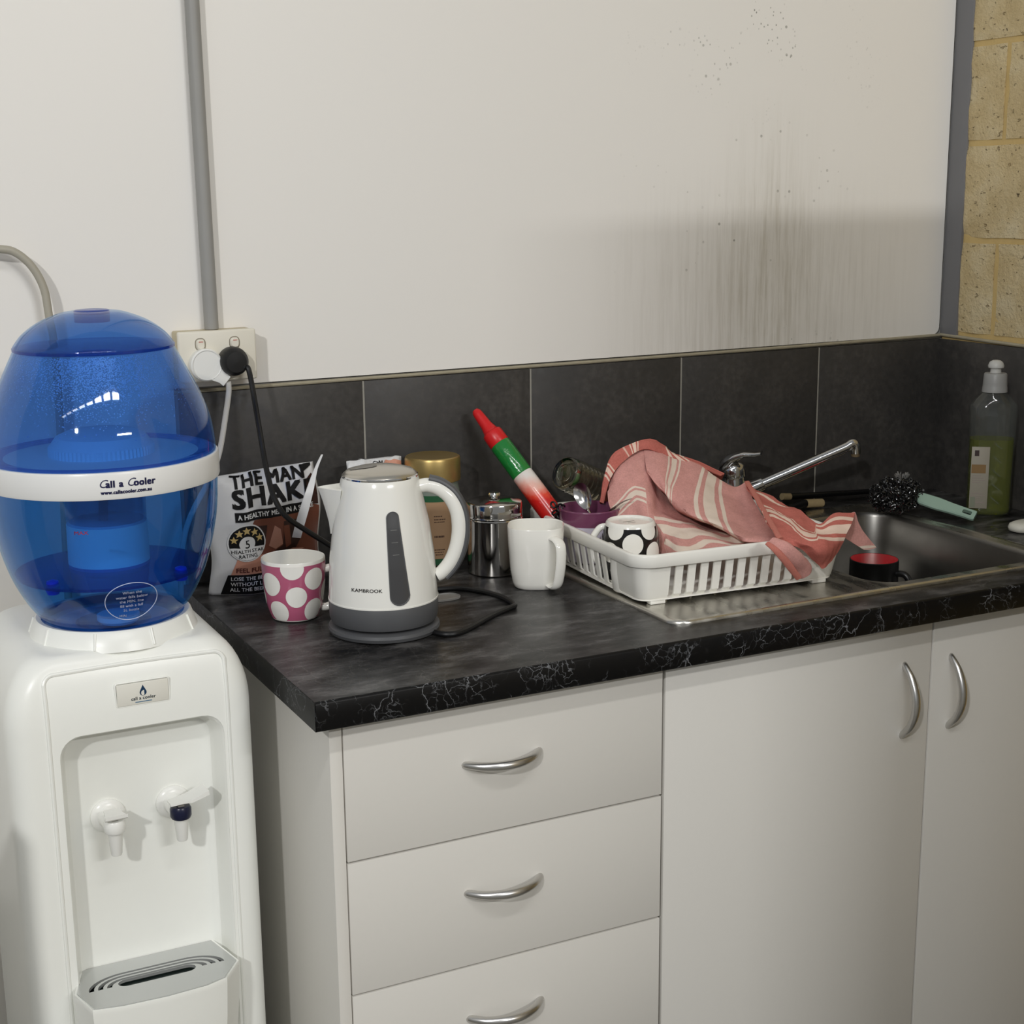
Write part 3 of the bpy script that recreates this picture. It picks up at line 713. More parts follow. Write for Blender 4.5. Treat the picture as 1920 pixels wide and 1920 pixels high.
# pink dotted mug
px_, py_ = 0.3285, -0.247
pm = thing('dotted_mug', 'pink mug with big white dots in front of the printed pouch', 'mug', (px_, py_, 0.9))
P0 = [(0.0, 0), (0.028, 0.0), (0.0315, 0.0015), (0.0345, 0.008), (0.0385, 0.022), (0.0412, 0.042), (0.0430, 0.062), (0.0443, 0.0855)]
prof = [(r, z + 0.9) for r, z in P0[1:]]
b_ = put('body', lathe_mug(prof, [(0.0438, 0.9865), (0.0418, 0.9855), (0.0395, 0.94), (0.035, 0.912), (0.028, 0.906)], (px_, py_, 0)), M_ceram, pm)
def onmug(x, z, cx, cy, prof, a0, r0=0.042, lift=0.0004):
    a = a0 + x / r0; r = radius_at(prof, z) + lift; return (cx + r * cos(a), cy + r * sin(a), z)
def sleeve(z0, z1, cx, cy, prof, lift, n=64, m=10):
    return MB().loft([[(cx + (radius_at(prof, z0 + (z1 - z0) * i / m) + lift) * cos(2 * pi * j / n), cy + (radius_at(prof, z0 + (z1 - z0) * i / m) + lift) * sin(2 * pi * j / n), z0 + (z1 - z0) * i / m) for j in range(n)] for i in range(m + 1)], cap0=False, cap1=False)
put('pink_glaze_band', sleeve(0.9030, 0.9818, px_, py_, prof, 0.0006, 56), M_pinkg, pm)
a0 = VA(px_, py_)
for x, z, r in ((-0.002, 0.9795, 0.0155), (0.0295, 0.9620, 0.0155), (-0.0355, 0.9555, 0.0165), (0.0025, 0.9385, 0.0150), (0.060, 0.9400, 0.016), (-0.0265, 0.9160, 0.0165), (0.0305, 0.9170, 0.0165), (-0.068, 0.935, 0.016), (0.085, 0.965, 0.016), (0.095, 0.92, 0.016), (-0.09, 0.97, 0.016), (0.0, 0.8985, 0.004)):
    d = MB()
    poly = [(x + r * cos(2 * pi * k / 28), z + r * sin(2 * pi * k / 28)) for k in range(28)]
    poly = [(u, min(max(w, 0.9032), 0.9820)) for u, w in poly]
    if r < 0.01: continue
    put('dot', poly_mb(MB(), poly, lambda u, w: onmug(u, w, px_, py_, prof, a0 , lift=0.0010), 0.005), M_ceram, pm, smooth=60)
ha = radians(-22)
hp = [(0.0395, 0.967), (0.056, 0.969), (0.067, 0.957), (0.069, 0.940), (0.061, 0.923), (0.046, 0.914), (0.0365, 0.9135)]
put('handle', MB().tube([(px_ + r * cos(ha), py_ + r * sin(ha), z) for r, z in hp], 0.0056, 12, 5, flat=1.0), M_ceram, pm)

# ---- printed pouches
def pouch(root, xc, yc, hw, h, tilt, lean, seed, m):
    def F(s, t, front=True):
        w = hw * (1.0 - 0.06 * (t - 0.45) ** 2 - 0.05 * t + (0.04 * sin(9 * t + seed) if abs(s) > 0.9 else 0))
        D = 0.030 * (1 - t) ** 0.55 + 0.004 + 0.010 * sin(pi * t) * (1 - 0.4 * t)
        if t > 0.97: D = 0.0035
        b = D * (1 - abs(s) ** 2.4) ** 0.7
        q = Vector((s * 1.7 + seed, t * 2.6, 0.3 if front else 5))
        wr = 0.0035 * noise.noise(q * 1.6) + 0.0016 * noise.noise(q * 4.2)
        y = yc + lean * t + ((-b - wr * (1 - s ** 4)) if front else (0.55 * b))
        x = xc + s * w
        z = 0.9005 + h * t + tilt * (x - xc) * min(1, t * 2) - (0.004 * noise.noise(Vector((s * 3, seed, 1))) * t)
        return Vector((x, y, z))
    nu, nv = 40, 40
    mb = MB()
    mb.grid(lambda a, b: F(2 * a - 1, b), nu, nv); mb.grid(lambda a, b: F(1 - 2 * a, b, False), nu, nv)
    o = put('bag', mb, m, root, smooth=60)
    b = bmesh.new(); b.from_mesh(o.data); bmesh.ops.remove_doubles(b, verts=b.verts[:], dist=0.0012); bmesh.ops.holes_fill(b, edges=[e for e in b.edges if e.is_boundary], sides=0)
    bmesh.ops.recalc_face_normals(b, faces=b.faces[:]); b.to_mesh(o.data); b.free()
    o.data.polygons.foreach_set('use_smooth', [True] * len(o.data.polygons))
    def on(x, z, lift=0.0006):      # x from centre, z above bench, both in metres
        t = min(max(z / h, 0), 1); s = min(max(x / hw, -0.995), 0.995)
        p = F(s, t); e = 0.004
        n = (F(min(s + e, 1), t) - F(max(s - e, -1), t)).cross(F(s, min(t + e, 1)) - F(s, max(t - e, 0))).normalized()
        if n.y > 0: n = -n
        return tuple(p + n * lift)
    return o, on
M_foil = mat('white_foil_bag', srgb(214, 214, 214), 0.38, bump=0.25, bump_scale=45)
M_ink = mat('black_print', srgb(14, 13, 14), 0.6, spec=0.25)
M_inkw = mat('white_print', srgb(222, 222, 220), 0.4)
M_choc = mat('chocolate_print', srgb(116, 66, 48), 0.4)
M_choc2 = mat('dark_chocolate_print', srgb(52, 28, 22), 0.4)
M_choc3 = mat('light_chocolate_print', srgb(178, 128, 108), 0.4)
M_salmon = mat('salmon_print', srgb(206, 148, 126), 0.4)
M_gold = mat('gold_print', srgb(196, 170, 110), 0.4)
P1 = thing('shake_pouch', 'white printed shake powder pouch with a torn strip behind the pink mug', 'pouch', (0.345, -0.098, 0.9005))
bag, on = pouch(P1, 0.343, -0.074, 0.0880, 0.181, 0.055, -0.006, 2.0, M_foil)
def lay(k): return lambda x, z: on(x, z, 0.0011 + 0.00045 * k)
def pr(name, poly, m, k, div=0.006): put(name, poly_mb(MB(), poly, lay(k), div), m, P1, smooth=60)
# brown picture area, dark foot, pink band
pr('picture', [(-0.055, 0.028), (0.080, 0.028), (0.082, 0.115), (0.066, 0.126), (0.045, 0.113), (0.01, 0.113), (-0.025, 0.112), (-0.042, 0.085)], M_choc, 0)
pr('picture_dark_part', [(-0.005, 0.060), (0.03, 0.055), (0.045, 0.075), (0.042, 0.104), (0.02, 0.104), (0.016, 0.07)], M_choc2, 1)  # dark brown shape of the printed picture
pr('chocolate_chunk', [(-0.006, 0.072), (0.004, 0.066), (0.016, 0.072), (0.014, 0.094), (0.006, 0.100)], M_choc3, 2)
pr('chocolate_chunk', [(0.020, 0.066), (0.028, 0.070), (0.028, 0.098), (0.018, 0.098)], M_choc, 2)
pr('picture_dark_part', [(-0.038, 0.088), (-0.01, 0.082), (-0.006, 0.102), (-0.03, 0.103)], M_choc2, 1)
pr('chocolate_swirl', [(-0.008, 0.06), (0.02, 0.052), (0.05, 0.06), (0.03, 0.064), (0.01, 0.06)], M_choc3, 2)
pr('dark_side', [(0.062, 0.122), (0.080, 0.118), (0.083, 0.16), (0.076, 0.166), (0.066, 0.158)], M_choc2, 1)
pr('dark_corner', [(0.060, 0.168), (0.080, 0.178), (0.080, 0.186), (0.062, 0.179)], M_ink, 1)
pr('pink_band', [(-0.064, 0.028), (-0.01, 0.028), (-0.01, 0.060), (-0.052, 0.060)], M_salmon, 1)
pr('foot_block', [(-0.076, 0.002), (0.05, 0.002), (0.05, 0.033), (-0.066, 0.033)], M_ink, 2)
T = lambda mb, s_, size, x0, z0, k, **kw: text_mb(mb, s_, size, lambda x, z: lay(k)(x + x0, z + z0), align='LEFT', div=0.0035, **kw)
def dense(mb):   # split long letter edges so print bends with the bag
    return mb
mb = MB(); T(mb, 'THE', 0.0190, -0.0560, 0.1610, 1, bold=0.055, sx=1.0); T(mb, 'MAN', 0.0190, 0.0005, 0.1610, 1, bold=0.055, sx=1.05)
put('lettering', mb, M_ink, P1, smooth=0)
mb = MB(); T(mb, 'SHAKE', 0.0265, -0.0560, 0.1325, 1, bold=0.06, sx=1.17); put('lettering', mb, M_ink, P1, smooth=0)
pr('banner', [(-0.0530, 0.1125), (0.056, 0.1125), (0.056, 0.1265), (-0.0530, 0.1265)], M_ink, 1)
mb = MB(); T(mb, 'A HEALTHY MEAL IN A SHAKE', 0.0070, -0.0485, 0.1160, 2, bold=0.04, sx=0.88); put('lettering', mb, M_inkw, P1, smooth=0)
# star badge
put('badge_rim', disc_mb(MB(), 0.0275, 0.0275, lay(3), 32, 4, -0.038, 0.081), M_inkw, P1, smooth=60)
put('badge_field', disc_mb(MB(), 0.0255, 0.0255, lay(4), 32, 4, -0.038, 0.081), M_ink, P1, smooth=60)
pr('badge_foot', [(-0.038 + 0.0252 * cos(radians(a)), 0.081 + 0.0252 * sin(radians(a))) for a in range(195, 346, 10)], M_inkw, 5)
put('badge_disc', disc_mb(MB(), 0.0115, 0.0115, lay(5), 24, 3, -0.038, 0.080), M_inkw, P1, smooth=60)
for a in (160, 125, 90, 55, 20):
    cx, cz = -0.038 + 0.0190 * cos(radians(a)), 0.080 + 0.0190 * sin(radians(a))
    star = [(cx + (0.0062 if k % 2 == 0 else 0.0027) * sin(2 * pi * k / 10), cz + (0.0062 if k % 2 == 0 else 0.0027) * cos(2 * pi * k / 10)) for k in range(10)]
    pr('star', star, M_gold, 6)
mb = MB(); text_mb(mb, '5', 0.0125, lambda x, z: lay(6)(x - 0.038, z + 0.0735), bold=0.01)
text_mb(mb, 'HEALTH STAR', 0.0050, lambda x, z: lay(6)(x - 0.038, z + 0.0665), bold=0.02); text_mb(mb, 'RATING', 0.0050, lambda x, z: lay(6)(x - 0.038, z + 0.0595), bold=0.02)
put('lettering', mb, M_ink, P1, smooth=0)
mb = MB(); T(mb, 'FEEL FULL', 0.0072, -0.0555, 0.0365, 3, bold=0.04, sx=0.9); put('lettering', mb, mat('brown_print', srgb(92, 40, 34), 0.4), P1, smooth=0)
mb = MB(); T(mb, 'LOSE THE BEER', 0.0058, -0.0625, 0.0240, 3, bold=0.02, sx=0.95); T(mb, 'WITHOUT LOSING', 0.0058, -0.0625, 0.0155, 3, bold=0.02, sx=0.95); T(mb, 'ALL THE BEERS', 0.0058, -0.0635, 0.0070, 3, bold=0.02, sx=0.95)
put('lettering', mb, M_inkw, P1, smooth=0)
# torn strip curling in front
ts = [(0.4203,-0.125,1.1029), (0.406,-0.135,1.0837), (0.3932,-0.145,1.0589), (0.3822,-0.15,1.0333), (0.3728,-0.15,1.0066), (0.3678,-0.148,0.9884)]
wds = (0.0012, 0.0025, 0.0050, 0.0062, 0.0062, 0.0060); tw = (0.2, 0.3, 0.2, 0.0, -0.25, -0.35)
SP = spline(ts, 5); lp = []
for i, p in enumerate(SP):
    t = i / (len(SP) - 1) * 5; k = min(int(t), 4); f_ = t - k
    w = wds[k] * (1 - f_) + wds[k + 1] * f_; a = (tw[k] * (1 - f_) + tw[k + 1] * f_) 
    d = Vector((cos(a), -0.35, sin(a) * 0.4)) * w
    nn = Vector((0, -0.0007, 0)); lp.append([p - d + nn, p + nn * (1 + 6 * (1 if False else 0)), p + d + nn, p + d - nn, p - nn, p - d - nn])
put('torn_strip', MB().loft(lp), M_foil, P1, smooth=50)

P2 = thing('folded_pouch', 'pale pouch with a folded top behind the kettle lid', 'pouch', (0.530, -0.055, 0.9005))
bag2, on2 = pouch(P2, 0.534, -0.055, 0.047, 0.173, 0.0, 0.012, 5.0, M_foil)
lay2 = lambda x, z: on2(x, z, 0.0008)
put('print', poly_mb(MB(), [(0.010, 0.164), (0.045, 0.140), (0.045, 0.166), (0.020, 0.1715)], lay2, 0.005), M_salmon, P2, smooth=60)
put('lettering', text_mb(MB(), 'OK', 0.010, lambda x, z: on2(x + 0.004, z + 0.1600, 0.0016), bold=0.01), M_ink, P2, smooth=0)

# ---- kettle (local frame: spout towards -x, handle towards +x, viewer along -y)
KX, KY = 0.4143, -0.3648
KR = math.atan2(-0.4352, 0.9002)
ke = thing('electric_kettle', 'white electric kettle with grey foot and dark water gauge', 'kettle', (KX, KY, 0.9135), KR)
kp = [(0.0735, 0.0335), (0.0733, 0.0385), (0.0729, 0.0425), (0.0703, 0.0895), (0.0640, 0.1365), (0.0560, 0.1745), (0.0535, 0.188), (0.0520, 0.1945), (0.0500, 0.1990), (0.0490, 0.1995)]
KZ = 0.0
def krad(z): return radius_at(kp, z)
put('body', MB().lathe([(0.0, 0.0335)] + kp + [(0.0, 0.1998)], (0, 0, 0), 72), M_kettle, ke, local=True)
put('foot', MB().lathe([(0.0, 0.0015), (0.066, 0.0015), (0.0705, 0.0040), (0.0730, 0.010), (0.0738, 0.033), (0.0734, 0.0338), (0.0, 0.0338)], (0, 0, 0), 72), M_dkgrey, ke, local=True)
put('body_seam', MB().lathe([(0.0725, 0.0333), (0.0741, 0.0334), (0.0741, 0.0352), (0.0725, 0.0354)], (0, 0, 0), 72), M_kettle, ke, local=True)
M_lid = mat('brushed_lid_steel', (0.58, 0.55, 0.49), 0.28, 0.9)
ld = put('lid', MB().lathe([(0.0, 0.1985), (0.0485, 0.1985), (0.0497, 0.2000), (0.0492, 0.2018), (0.0440, 0.2062), (0.030, 0.2100), (0.012, 0.2118), (0, 0.212)], (0, 0, 0), 64), M_lid, ke, local=True)
put('lid_rim', MB().lathe([(0.048, 0.1978), (0.0504, 0.1982), (0.0507, 0.2003), (0.0494, 0.2014)], (0, 0, 0), 64), M_chrome, ke, local=True)
def lidz(r):
    q = [(0, 0.212), (0.012, 0.2118), (0.030, 0.2100), (0.0440, 0.2062), (0.0492, 0.2018)]
    for (r0, z0), (r1, z1) in zip(q, q[1:]):
        if r <= r1: return z0 + (z1 - z0) * (r - r0) / (r1 - r0)
    return 0.2018
put('lid_button', disc_mb(MB(), 0.0185, 0.0125, lambda x, y: (x, y, lidz(sqrt(x * x + y * y)) + 0.0006), 28, 5, -0.0215, -0.003), mat('grey_lid_inset', srgb(116, 112, 104), 0.35), ld, local=True)
# spout
sp = []
for t, z, hw_, out in ((0, 0.1205, 0.001, 0.002), (1, 0.136, 0.009, 0.0055), (2, 0.153, 0.0155, 0.0130), (3, 0.170, 0.0205, 0.0215), (4, 0.1800, 0.0228, 0.0268), (5, 0.1842, 0.0235, 0.0295)):
    r = krad(min(z, 0.19)); xi = -(r * 0.90)
    sp.append([(xi, hw_ * 1.25, z), (-(r * 0.995), hw_ * 1.1, z), (-(r + out * 0.55), hw_ * 0.62, z), (-(r + out * 0.93), hw_ * 0.18, z), (-(r + out), 0.0, z), (-(r + out * 0.93), -hw_ * 0.18, z), (-(r + out * 0.55), -hw_ * 0.62, z), (-(r * 0.995), -hw_ * 1.1, z), (xi, -hw_ * 1.25, z)])
inn = [[(x * (0.965 if abs(y) < 0.021 else 1), y * 0.86, z + 0.0004) for x, y, z in sp[5]]] + [[(x * 0.93, y * 0.75, z - 0.012) for x, y, z in sp[5]]]
put('spout', MB().loft(sp + inn), M_kettle, ke, local=True, smooth=40)
# handle
def kl(px, py): return (px, py)
hc = [(0.0530, 0.1835), (0.0640, 0.1845), (0.0780, 0.1800), (0.0925, 0.1680), (0.1020, 0.1480), (0.1040, 0.1240), (0.1000, 0.1000), (0.0915, 0.0800), (0.0800, 0.0660), (0.0730, 0.0620)]
put('handle', MB().tube([(x, 0, z) for x, z in hc], 0.0106, 16, 6, flat=1.08, up=(0, 1, 0), taper=lambda t: 1.0 - 0.12 * abs(2 * t - 1)), M_kettle, ke, local=True)
gr = [(x + 0.0095 * a, z + 0.0095 * b) for (x, z), (a, b) in zip(hc[1:9], ((0.1, 1), (0.45, 0.9), (0.75, 0.65), (0.97, 0.25), (1, -0.05), (0.95, -0.3), (0.8, -0.6), (0.6, -0.8)))]
put('handle_grip', MB().tube([(x, 0.001, z) for x, z in gr], 0.0050, 12, 6, up=(0, 1, 0), flat=1.75), M_dkgrey, ke, local=True)
# gauge and name
def onk(x, z, lift=0.0007):
    r = krad(z); a = -pi / 2 + asin(max(-0.98, min(0.98, x / r))); return ((r + lift) * cos(a), (r + lift) * sin(a), z)
g0 = []
def gx(z): return 0.0185 + (0.1535 - z) * 0.075
def ghw(z): return 0.0072 + (0.1535 - z) * 0.047
za, zb = 0.1535, 0.0405 + 0.011
n = 10
for k in range(n + 1):
    a = radians(180 * k / n); g0.append((gx(za) + ghw(za) * cos(a), za + ghw(za) * sin(a)))
for k in range(1, 8): z = za + (zb - za) * k / 8; g0.append((gx(z) - ghw(z), z))
for k in range(n + 1):
    a = radians(180 + 180 * k / n); g0.append((gx(zb) + ghw(zb) * cos(a), zb + ghw(zb) * sin(a)))
for k in range(1, 8): z = zb + (za - zb) * k / 8; g0.append((gx(z) + ghw(z), z))
gg = put('water_gauge', poly_mb(MB(), g0, lambda x, z: onk(x, z, 0.0012), 0.006), mat('smoked_gauge', srgb(70, 70, 71), 0.25), ke, local=True, smooth=60)
put('gauge_rim', MB().tube([onk(x, z, 0.0009) for x, z in g0], 0.0009, 6, 1, closed=True), M_dkgrey, ke, local=True)
mb = MB()
for z in (0.138, 0.122, 0.106): mb.add([onk(gx(z) + sx, z + sz, 0.0017) for sx, sz in ((-0.004, -0.0004), (0.004, -0.0004), (0.004, 0.0004), (-0.004, 0.0004))], [(0, 1, 2, 3)])
put('gauge_marks', mb, mat('gauge_grey', srgb(110, 110, 108), 0.5), gg, local=True, smooth=0)
put('lettering', text_mb(MB(), 'KAMBROOK', 0.0046, lambda x, z: onk(x - 0.0165, z + 0.0575, 0.0006), bold=0.015, sx=1.12), M_ink, ke, local=True, smooth=0)
# power base with its lead and plug
kb = thing('kettle_base', 'round dark grey power base under the kettle with black lead and round plug', 'kettle base', (KX, KY, 0.9))
put('base_plate', MB().lathe([(0, 0.9003), (0.068, 0.9003), (0.0735, 0.9025), (0.0755, 0.9070), (0.0745, 0.9110), (0.0710, 0.9125), (0.064, 0.9132), (0, 0.9138)], (KX, KY, 0), 64), M_dkgrey, kb)
put('lead', MB().tube([(0.3290, -0.066, 1.2310), (0.3314,-0.072,1.2287), (0.3348,-0.075,1.2031), (0.3389,-0.082,1.1528), (0.3391,-0.1,1.1081), (0.3355,-0.125,1.0848), (0.3339,-0.155,1.0549), (0.3452,-0.17,1.0277), (0.3745,-0.175,1.0034), (0.4043,-0.18,0.9812), (0.445, -0.19, 0.948), (0.50, -0.20, 0.910), (0.522,-0.2138,0.9042), (0.5808,-0.2327,0.9042), (0.6032,-0.2588,0.9042), (0.6174,-0.2935,0.9042), (0.6207,-0.3281,0.9042), (0.616,-0.3574,0.9042), (0.5974,-0.369,0.9042), (0.5606,-0.3913,0.9042), (0.52,-0.4216,0.9042), (0.491,-0.4395,0.9042), (0.4718,-0.4373,0.9042), (0.4599,-0.4169,0.9042)], 0.0040, 10, 6), M_black, kb)
plg = put('plug', MB().lathe([(0, 0.0), (0.0205, 0.0), (0.0212, 0.004), (0.0212, 0.014), (0.0195, 0.022), (0.0150, 0.0275), (0.0, 0.0285)], (0.3150, -0.0428, 1.2395), 40, Matrix.Rotation(radians(90), 4, 'X')), M_black, kb)
put('strain_relief', MB().tube([(0.3200, -0.062, 1.2370), (0.3290, -0.066, 1.2310)], 0.0058, 10, 1), M_black, plg)

# clear plastic lid lying by the kettle
cl = MB().loft([[(0.548 + x * s_, -0.262 + y * s_, z) for x, y in superell(0.052, 0.034, 2.5, 36)] for z, s_ in ((0.9004, 1.0), (0.9030, 1.0), (0.9034, 0.96), (0.9018, 0.92))])
tag(put('clear_lid', cl, mat('frosted_clear_plastic', srgb(190, 188, 184), 0.35, trans=0.55), smooth=40), 'small frosted clear plastic lid lying on the bench right of the kettle', 'lid')

# coffee jar with gold lid
jx, jy = 0.622, -0.068
cj = thing('coffee_jar', 'instant coffee jar with a gold lid seen through the kettle handle', 'jar', (jx, jy, 0.9))
put('glass_body', MB().lathe([(0, 0.9004), (0.036, 0.9004), (0.040, 0.904), (0.0415, 0.91), (0.0415, 1.0190), (0.0385, 1.0320), (0.0385, 1.0440), (0, 1.0440)], (jx, jy, 0), 56), mat('brown_coffee_glass', srgb(70, 62, 48), 0.12, coat=0.5), cj)
put('shoulder_band', MB().lathe([(0.0414, 1.008), (0.0419, 1.008), (0.0419, 1.0180), (0.0414, 1.0180)], (jx, jy, 0), 56), mat('green_label', srgb(34, 84, 52), 0.4), cj)
put('neck_glass', MB().lathe([(0.0416, 1.0180), (0.0420, 1.0180), (0.0392, 1.0320), (0.0389, 1.0440), (0.038, 1.0440)], (jx, jy, 0), 56), mat('pale_glass', srgb(120, 128, 118), 0.1), cj)
lb = put('label', MB().lathe([(0.0416, 0.918), (0.0421, 0.918), (0.0421, 1.008), (0.0416, 1.008)], (jx, jy, 0), 56), mat('kraft_label', srgb(160, 128, 96), 0.6), cj)
put('foot_band', MB().lathe([(0.0414, 0.908), (0.0419, 0.908), (0.0419, 0.9178), (0.0414, 0.9178)], (jx, jy, 0), 56), mat('green_label', srgb(34, 84, 52), 0.4), cj)
ja = VA(jx, jy)
def onj(x, z): a = ja + x / 0.042; return (jx + 0.0424 * cos(a), jy + 0.0424 * sin(a), z)
mb = MB()
rng = random.Random(5)
for x0, x1, z, h_ in ((0.0005, 0.012, 0.985, 0.0016), (0.0005, 0.017, 0.980, 0.0014), (0.0005, 0.015, 0.976, 0.0014), (0.0005, 0.016, 0.952, 0.003), (0.0005, 0.016, 0.932, 0.0014), (0.0005, 0.013, 0.928, 0.0014), (0.002, 0.014, 0.924, 0.0014)):
    x = x0
    while x < x1:
        w = rng.uniform(0.0012, 0.003); mb.add([onj(x, z), onj(x + w, z), onj(x + w, z + h_), onj(x, z + h_)], [(0, 1, 2, 3)]); x += w + 0.0008
put('small_print', mb, mat('brown_ink', srgb(70, 48, 34), 0.6), lb, smooth=0)['kind'] = 'stuff'
M_goldm = mat('gold_lid_metal', (0.50, 0.36, 0.14), 0.38, 0.85)
lid = MB().lathe([(0.0395, 1.0365), (0.0430, 1.0368), (0.0436, 1.0385), (0.0436, 1.0700), (0.0425, 1.0735), (0.0400, 1.0748), (0.036, 1.0740), (0.0, 1.0740)], (jx, jy, 0), 64)
put('lid', lid, M_goldm, cj)

# stainless canister
qx, qy = 0.685, -0.156
cn = thing('steel_canister', 'stainless steel canister with knobbed lid beside the white mug', 'canister', (qx, qy, 0.9))
M_can = mat('mirror_steel', (0.55, 0.53, 0.50), 0.10, 1.0)
put('body', MB().lathe([(0, 0.9004), (0.0405, 0.9004), (0.0420, 0.9020), (0.0420, 0.9825), (0.0424, 0.9845), (0.0424, 0.9860), (0.0418, 0.9875), (0.0, 0.9877)], (qx, qy, 0), 64), M_can, cn)
li = put('lid', MB().lathe([(0.0405, 0.9877), (0.0432, 0.9880), (0.0436, 0.9895), (0.0430, 0.9910), (0.0432, 0.9925), (0.0432, 1.0080), (0.0422, 1.0110), (0.039, 1.0123), (0.030, 1.0137), (0.024, 1.0157), (0.0, 1.0165)], (qx, qy, 0), 64), M_can, cn)
put('lid_ring', MB().lathe([(0.0420, 0.9843), (0.0438, 0.9847), (0.0442, 0.9860), (0.0432, 0.9875), (0.0420, 0.9877)], (qx, qy, 0), 64), M_can, cn)
put('knob', MB().lathe([(0.0, 1.0150), (0.0055, 1.0150), (0.0052, 1.0180), (0.0090, 1.0198), (0.0098, 1.0222), (0.0085, 1.0248), (0.0, 1.0258)], (qx, qy, 0), 32), M_chrome, li)

# square white mug
wx, wy = 0.701, -0.262
wm = thing('square_mug', 'plain white squarish mug left of the dish rack', 'mug', (wx, wy, 0.9), radians(-30))
lo = []
for z, s_, e in ((0.0008, 0.060, 2.9), (0.0035, 0.0655, 3.0), (0.010, 0.0700, 3.1), (0.03, 0.0765, 3.1), (0.06, 0.0810, 3.0), (0.0925, 0.0838, 2.8), (0.0935, 0.0828, 2.8), (0.0925, 0.0800, 2.8), (0.06, 0.0770, 3.0), (0.02, 0.070, 3.0), (0.008, 0.060, 3.0)):
    lo.append([(x, y, z) for x, y in superell(s_, s_, e, 56)])
put('body', MB().loft(lo), M_ceram, wm, local=True)
hd = radians(-52)
hpts = [(0.0385, 0.0800), (0.0520, 0.0790), (0.0605, 0.0720), (0.0625, 0.0580), (0.0600, 0.035), (0.0535, 0.0130), (0.0440, 0.0070), (0.0345, 0.0090)]
put('handle', MB().tube([(r * cos(hd), r * sin(hd), z) for r, z in hpts], 0.0042, 14, 6, up=(-sin(hd), cos(hd), 0), flat=2.1), M_ceram, wm, local=True)

# ------------------------------------------------------------------ sink with drainer, mixer tap
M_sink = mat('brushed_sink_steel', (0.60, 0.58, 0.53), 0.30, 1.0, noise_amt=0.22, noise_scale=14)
def water_marked(m):
    g = NT(m); v = g.coord('Object')
    g.L(g.ramp(g.noise(g.coord('Object', (3, 1, 1)), 12, 6)[0], [(0.3, (0.18,) * 3), (0.7, (0.42,) * 3)]), g.b.inputs['Roughness'])
    g.bump(g.noise(v, 30, 3)[0], 0.10, 0.003)
water_marked(M_sink)
sx0, sx1, sy0, sy1 = 0.762, 1.502, -0.5435, -0.058
bx0, bx1, by0, by1 = 1.137, 1.478, -0.515, -0.107
sn = thing('sink', 'stainless steel inset sink with drainer under the dish rack', 'sink', (1.13, -0.30, 0.9))
def rl(x0, x1, y0, y1, r, z, n=10): return [(x, y, z) for x, y in rrect(x1 - x0, y1 - y0, r, n, (x0 + x1) / 2, (y0 + y1) / 2)]
def inset(d, z, r=0.03): return rl(sx0 + d, sx1 - d, sy0 + d, sy1 - d, max(r - d, 0.004), z)
def bset(d, z, r=0.05): return rl(bx0 + d, bx1 - d, by0 + d, by1 - d, max(r - d, 0.012), z)
put('drainer', MB().loft([inset(0.0, 0.9001), inset(0.0004, 0.9030), inset(0.002, 0.9052), inset(0.006, 0.9056), inset(0.012, 0.9046), inset(0.016, 0.9036), bset(-0.004, 0.9036), bset(0.0, 0.9026)], cap0=False, cap1=False), M_sink, sn, smooth=50)
lo = [bset(0.0, 0.9026), bset(0.002, 0.9005), bset(0.004, 0.895), bset(0.008, 0.85), bset(0.016, 0.79), bset(0.022, 0.772, 0.055), bset(0.034, 0.760, 0.06), bset(0.055, 0.7555, 0.07), bset(0.15, 0.7525, 0.16)]
M_bowl = mat('shaded_bowl_steel', (0.30, 0.29, 0.27), 0.36, 1.0, noise_amt=0.2, noise_scale=18)  # darker copy of the sink steel, the bowl's shade put into its colour
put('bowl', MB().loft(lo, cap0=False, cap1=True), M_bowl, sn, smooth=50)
put('waste', MB().lathe([(0, 0.7530), (0.040, 0.7532), (0.042, 0.7545), (0.038, 0.7550), (0.028, 0.7535), (0, 0.7525)], ((bx0 + bx1) / 2, (by0 + by1) / 2, 0), 32), M_chrome, sn)
for k in range(7):
    x = 0.815 + k * 0.042
    put('drain_rib', MB().tube([(x, -0.440, 0.9032), (x, -0.40, 0.9042), (x, -0.12, 0.9042), (x, -0.10, 0.9032)], 0.0022, 8, 4), M_sink, sn)
# mixer tap
tx, ty = 1.203, -0.050
mt = thing('mixer_tap', 'chrome mixer tap with long spout swung right over the sink bowl', 'tap', (tx, ty, 0.9036))
M_tapc = mat('worn_chrome', (0.60, 0.60, 0.60), 0.10, 1.0)
put('base_ring', MB().lathe([(0, 0.9038), (0.028, 0.9038), (0.028, 0.908), (0.025, 0.911), (0, 0.911)], (tx, ty, 0), 36), M_tapc, mt)
put('tap_body', MB().lathe([(0, 0.910), (0.0225, 0.910), (0.0225, 0.975), (0.0215, 0.978), (0.0215, 0.982), (0.0235, 0.984), (0.0235, 0.994), (0.021, 1.003), (0.014, 1.009), (0, 1.011)], (tx, ty, 0), 40), M_tapc, mt)
lev = []
for t, w, h in ((0, 0.010, 0.012), (0.15, 0.017, 0.013), (0.35, 0.018, 0.009), (0.6, 0.014, 0.006), (0.85, 0.0115, 0.0045), (1.0, 0.009, 0.0035)):
    p = Vector((tx - 0.022, ty + 0.004, 1.000)).lerp(Vector((tx + 0.022, ty - 0.052, 1.0285)), t) + Vector((0, 0, 0.010 * sin(pi * min(t * 1.1, 1))))
    sd = Vector((0.78, 0.62, 0)); up_ = Vector((0, 0, 1)); lev.append([p + sd * w * cos(2 * pi * j / 16) + up_ * h * sin(2 * pi * j / 16) for j in range(16)])
put('lever', MB().loft(lev), M_tapc, mt, smooth=50)
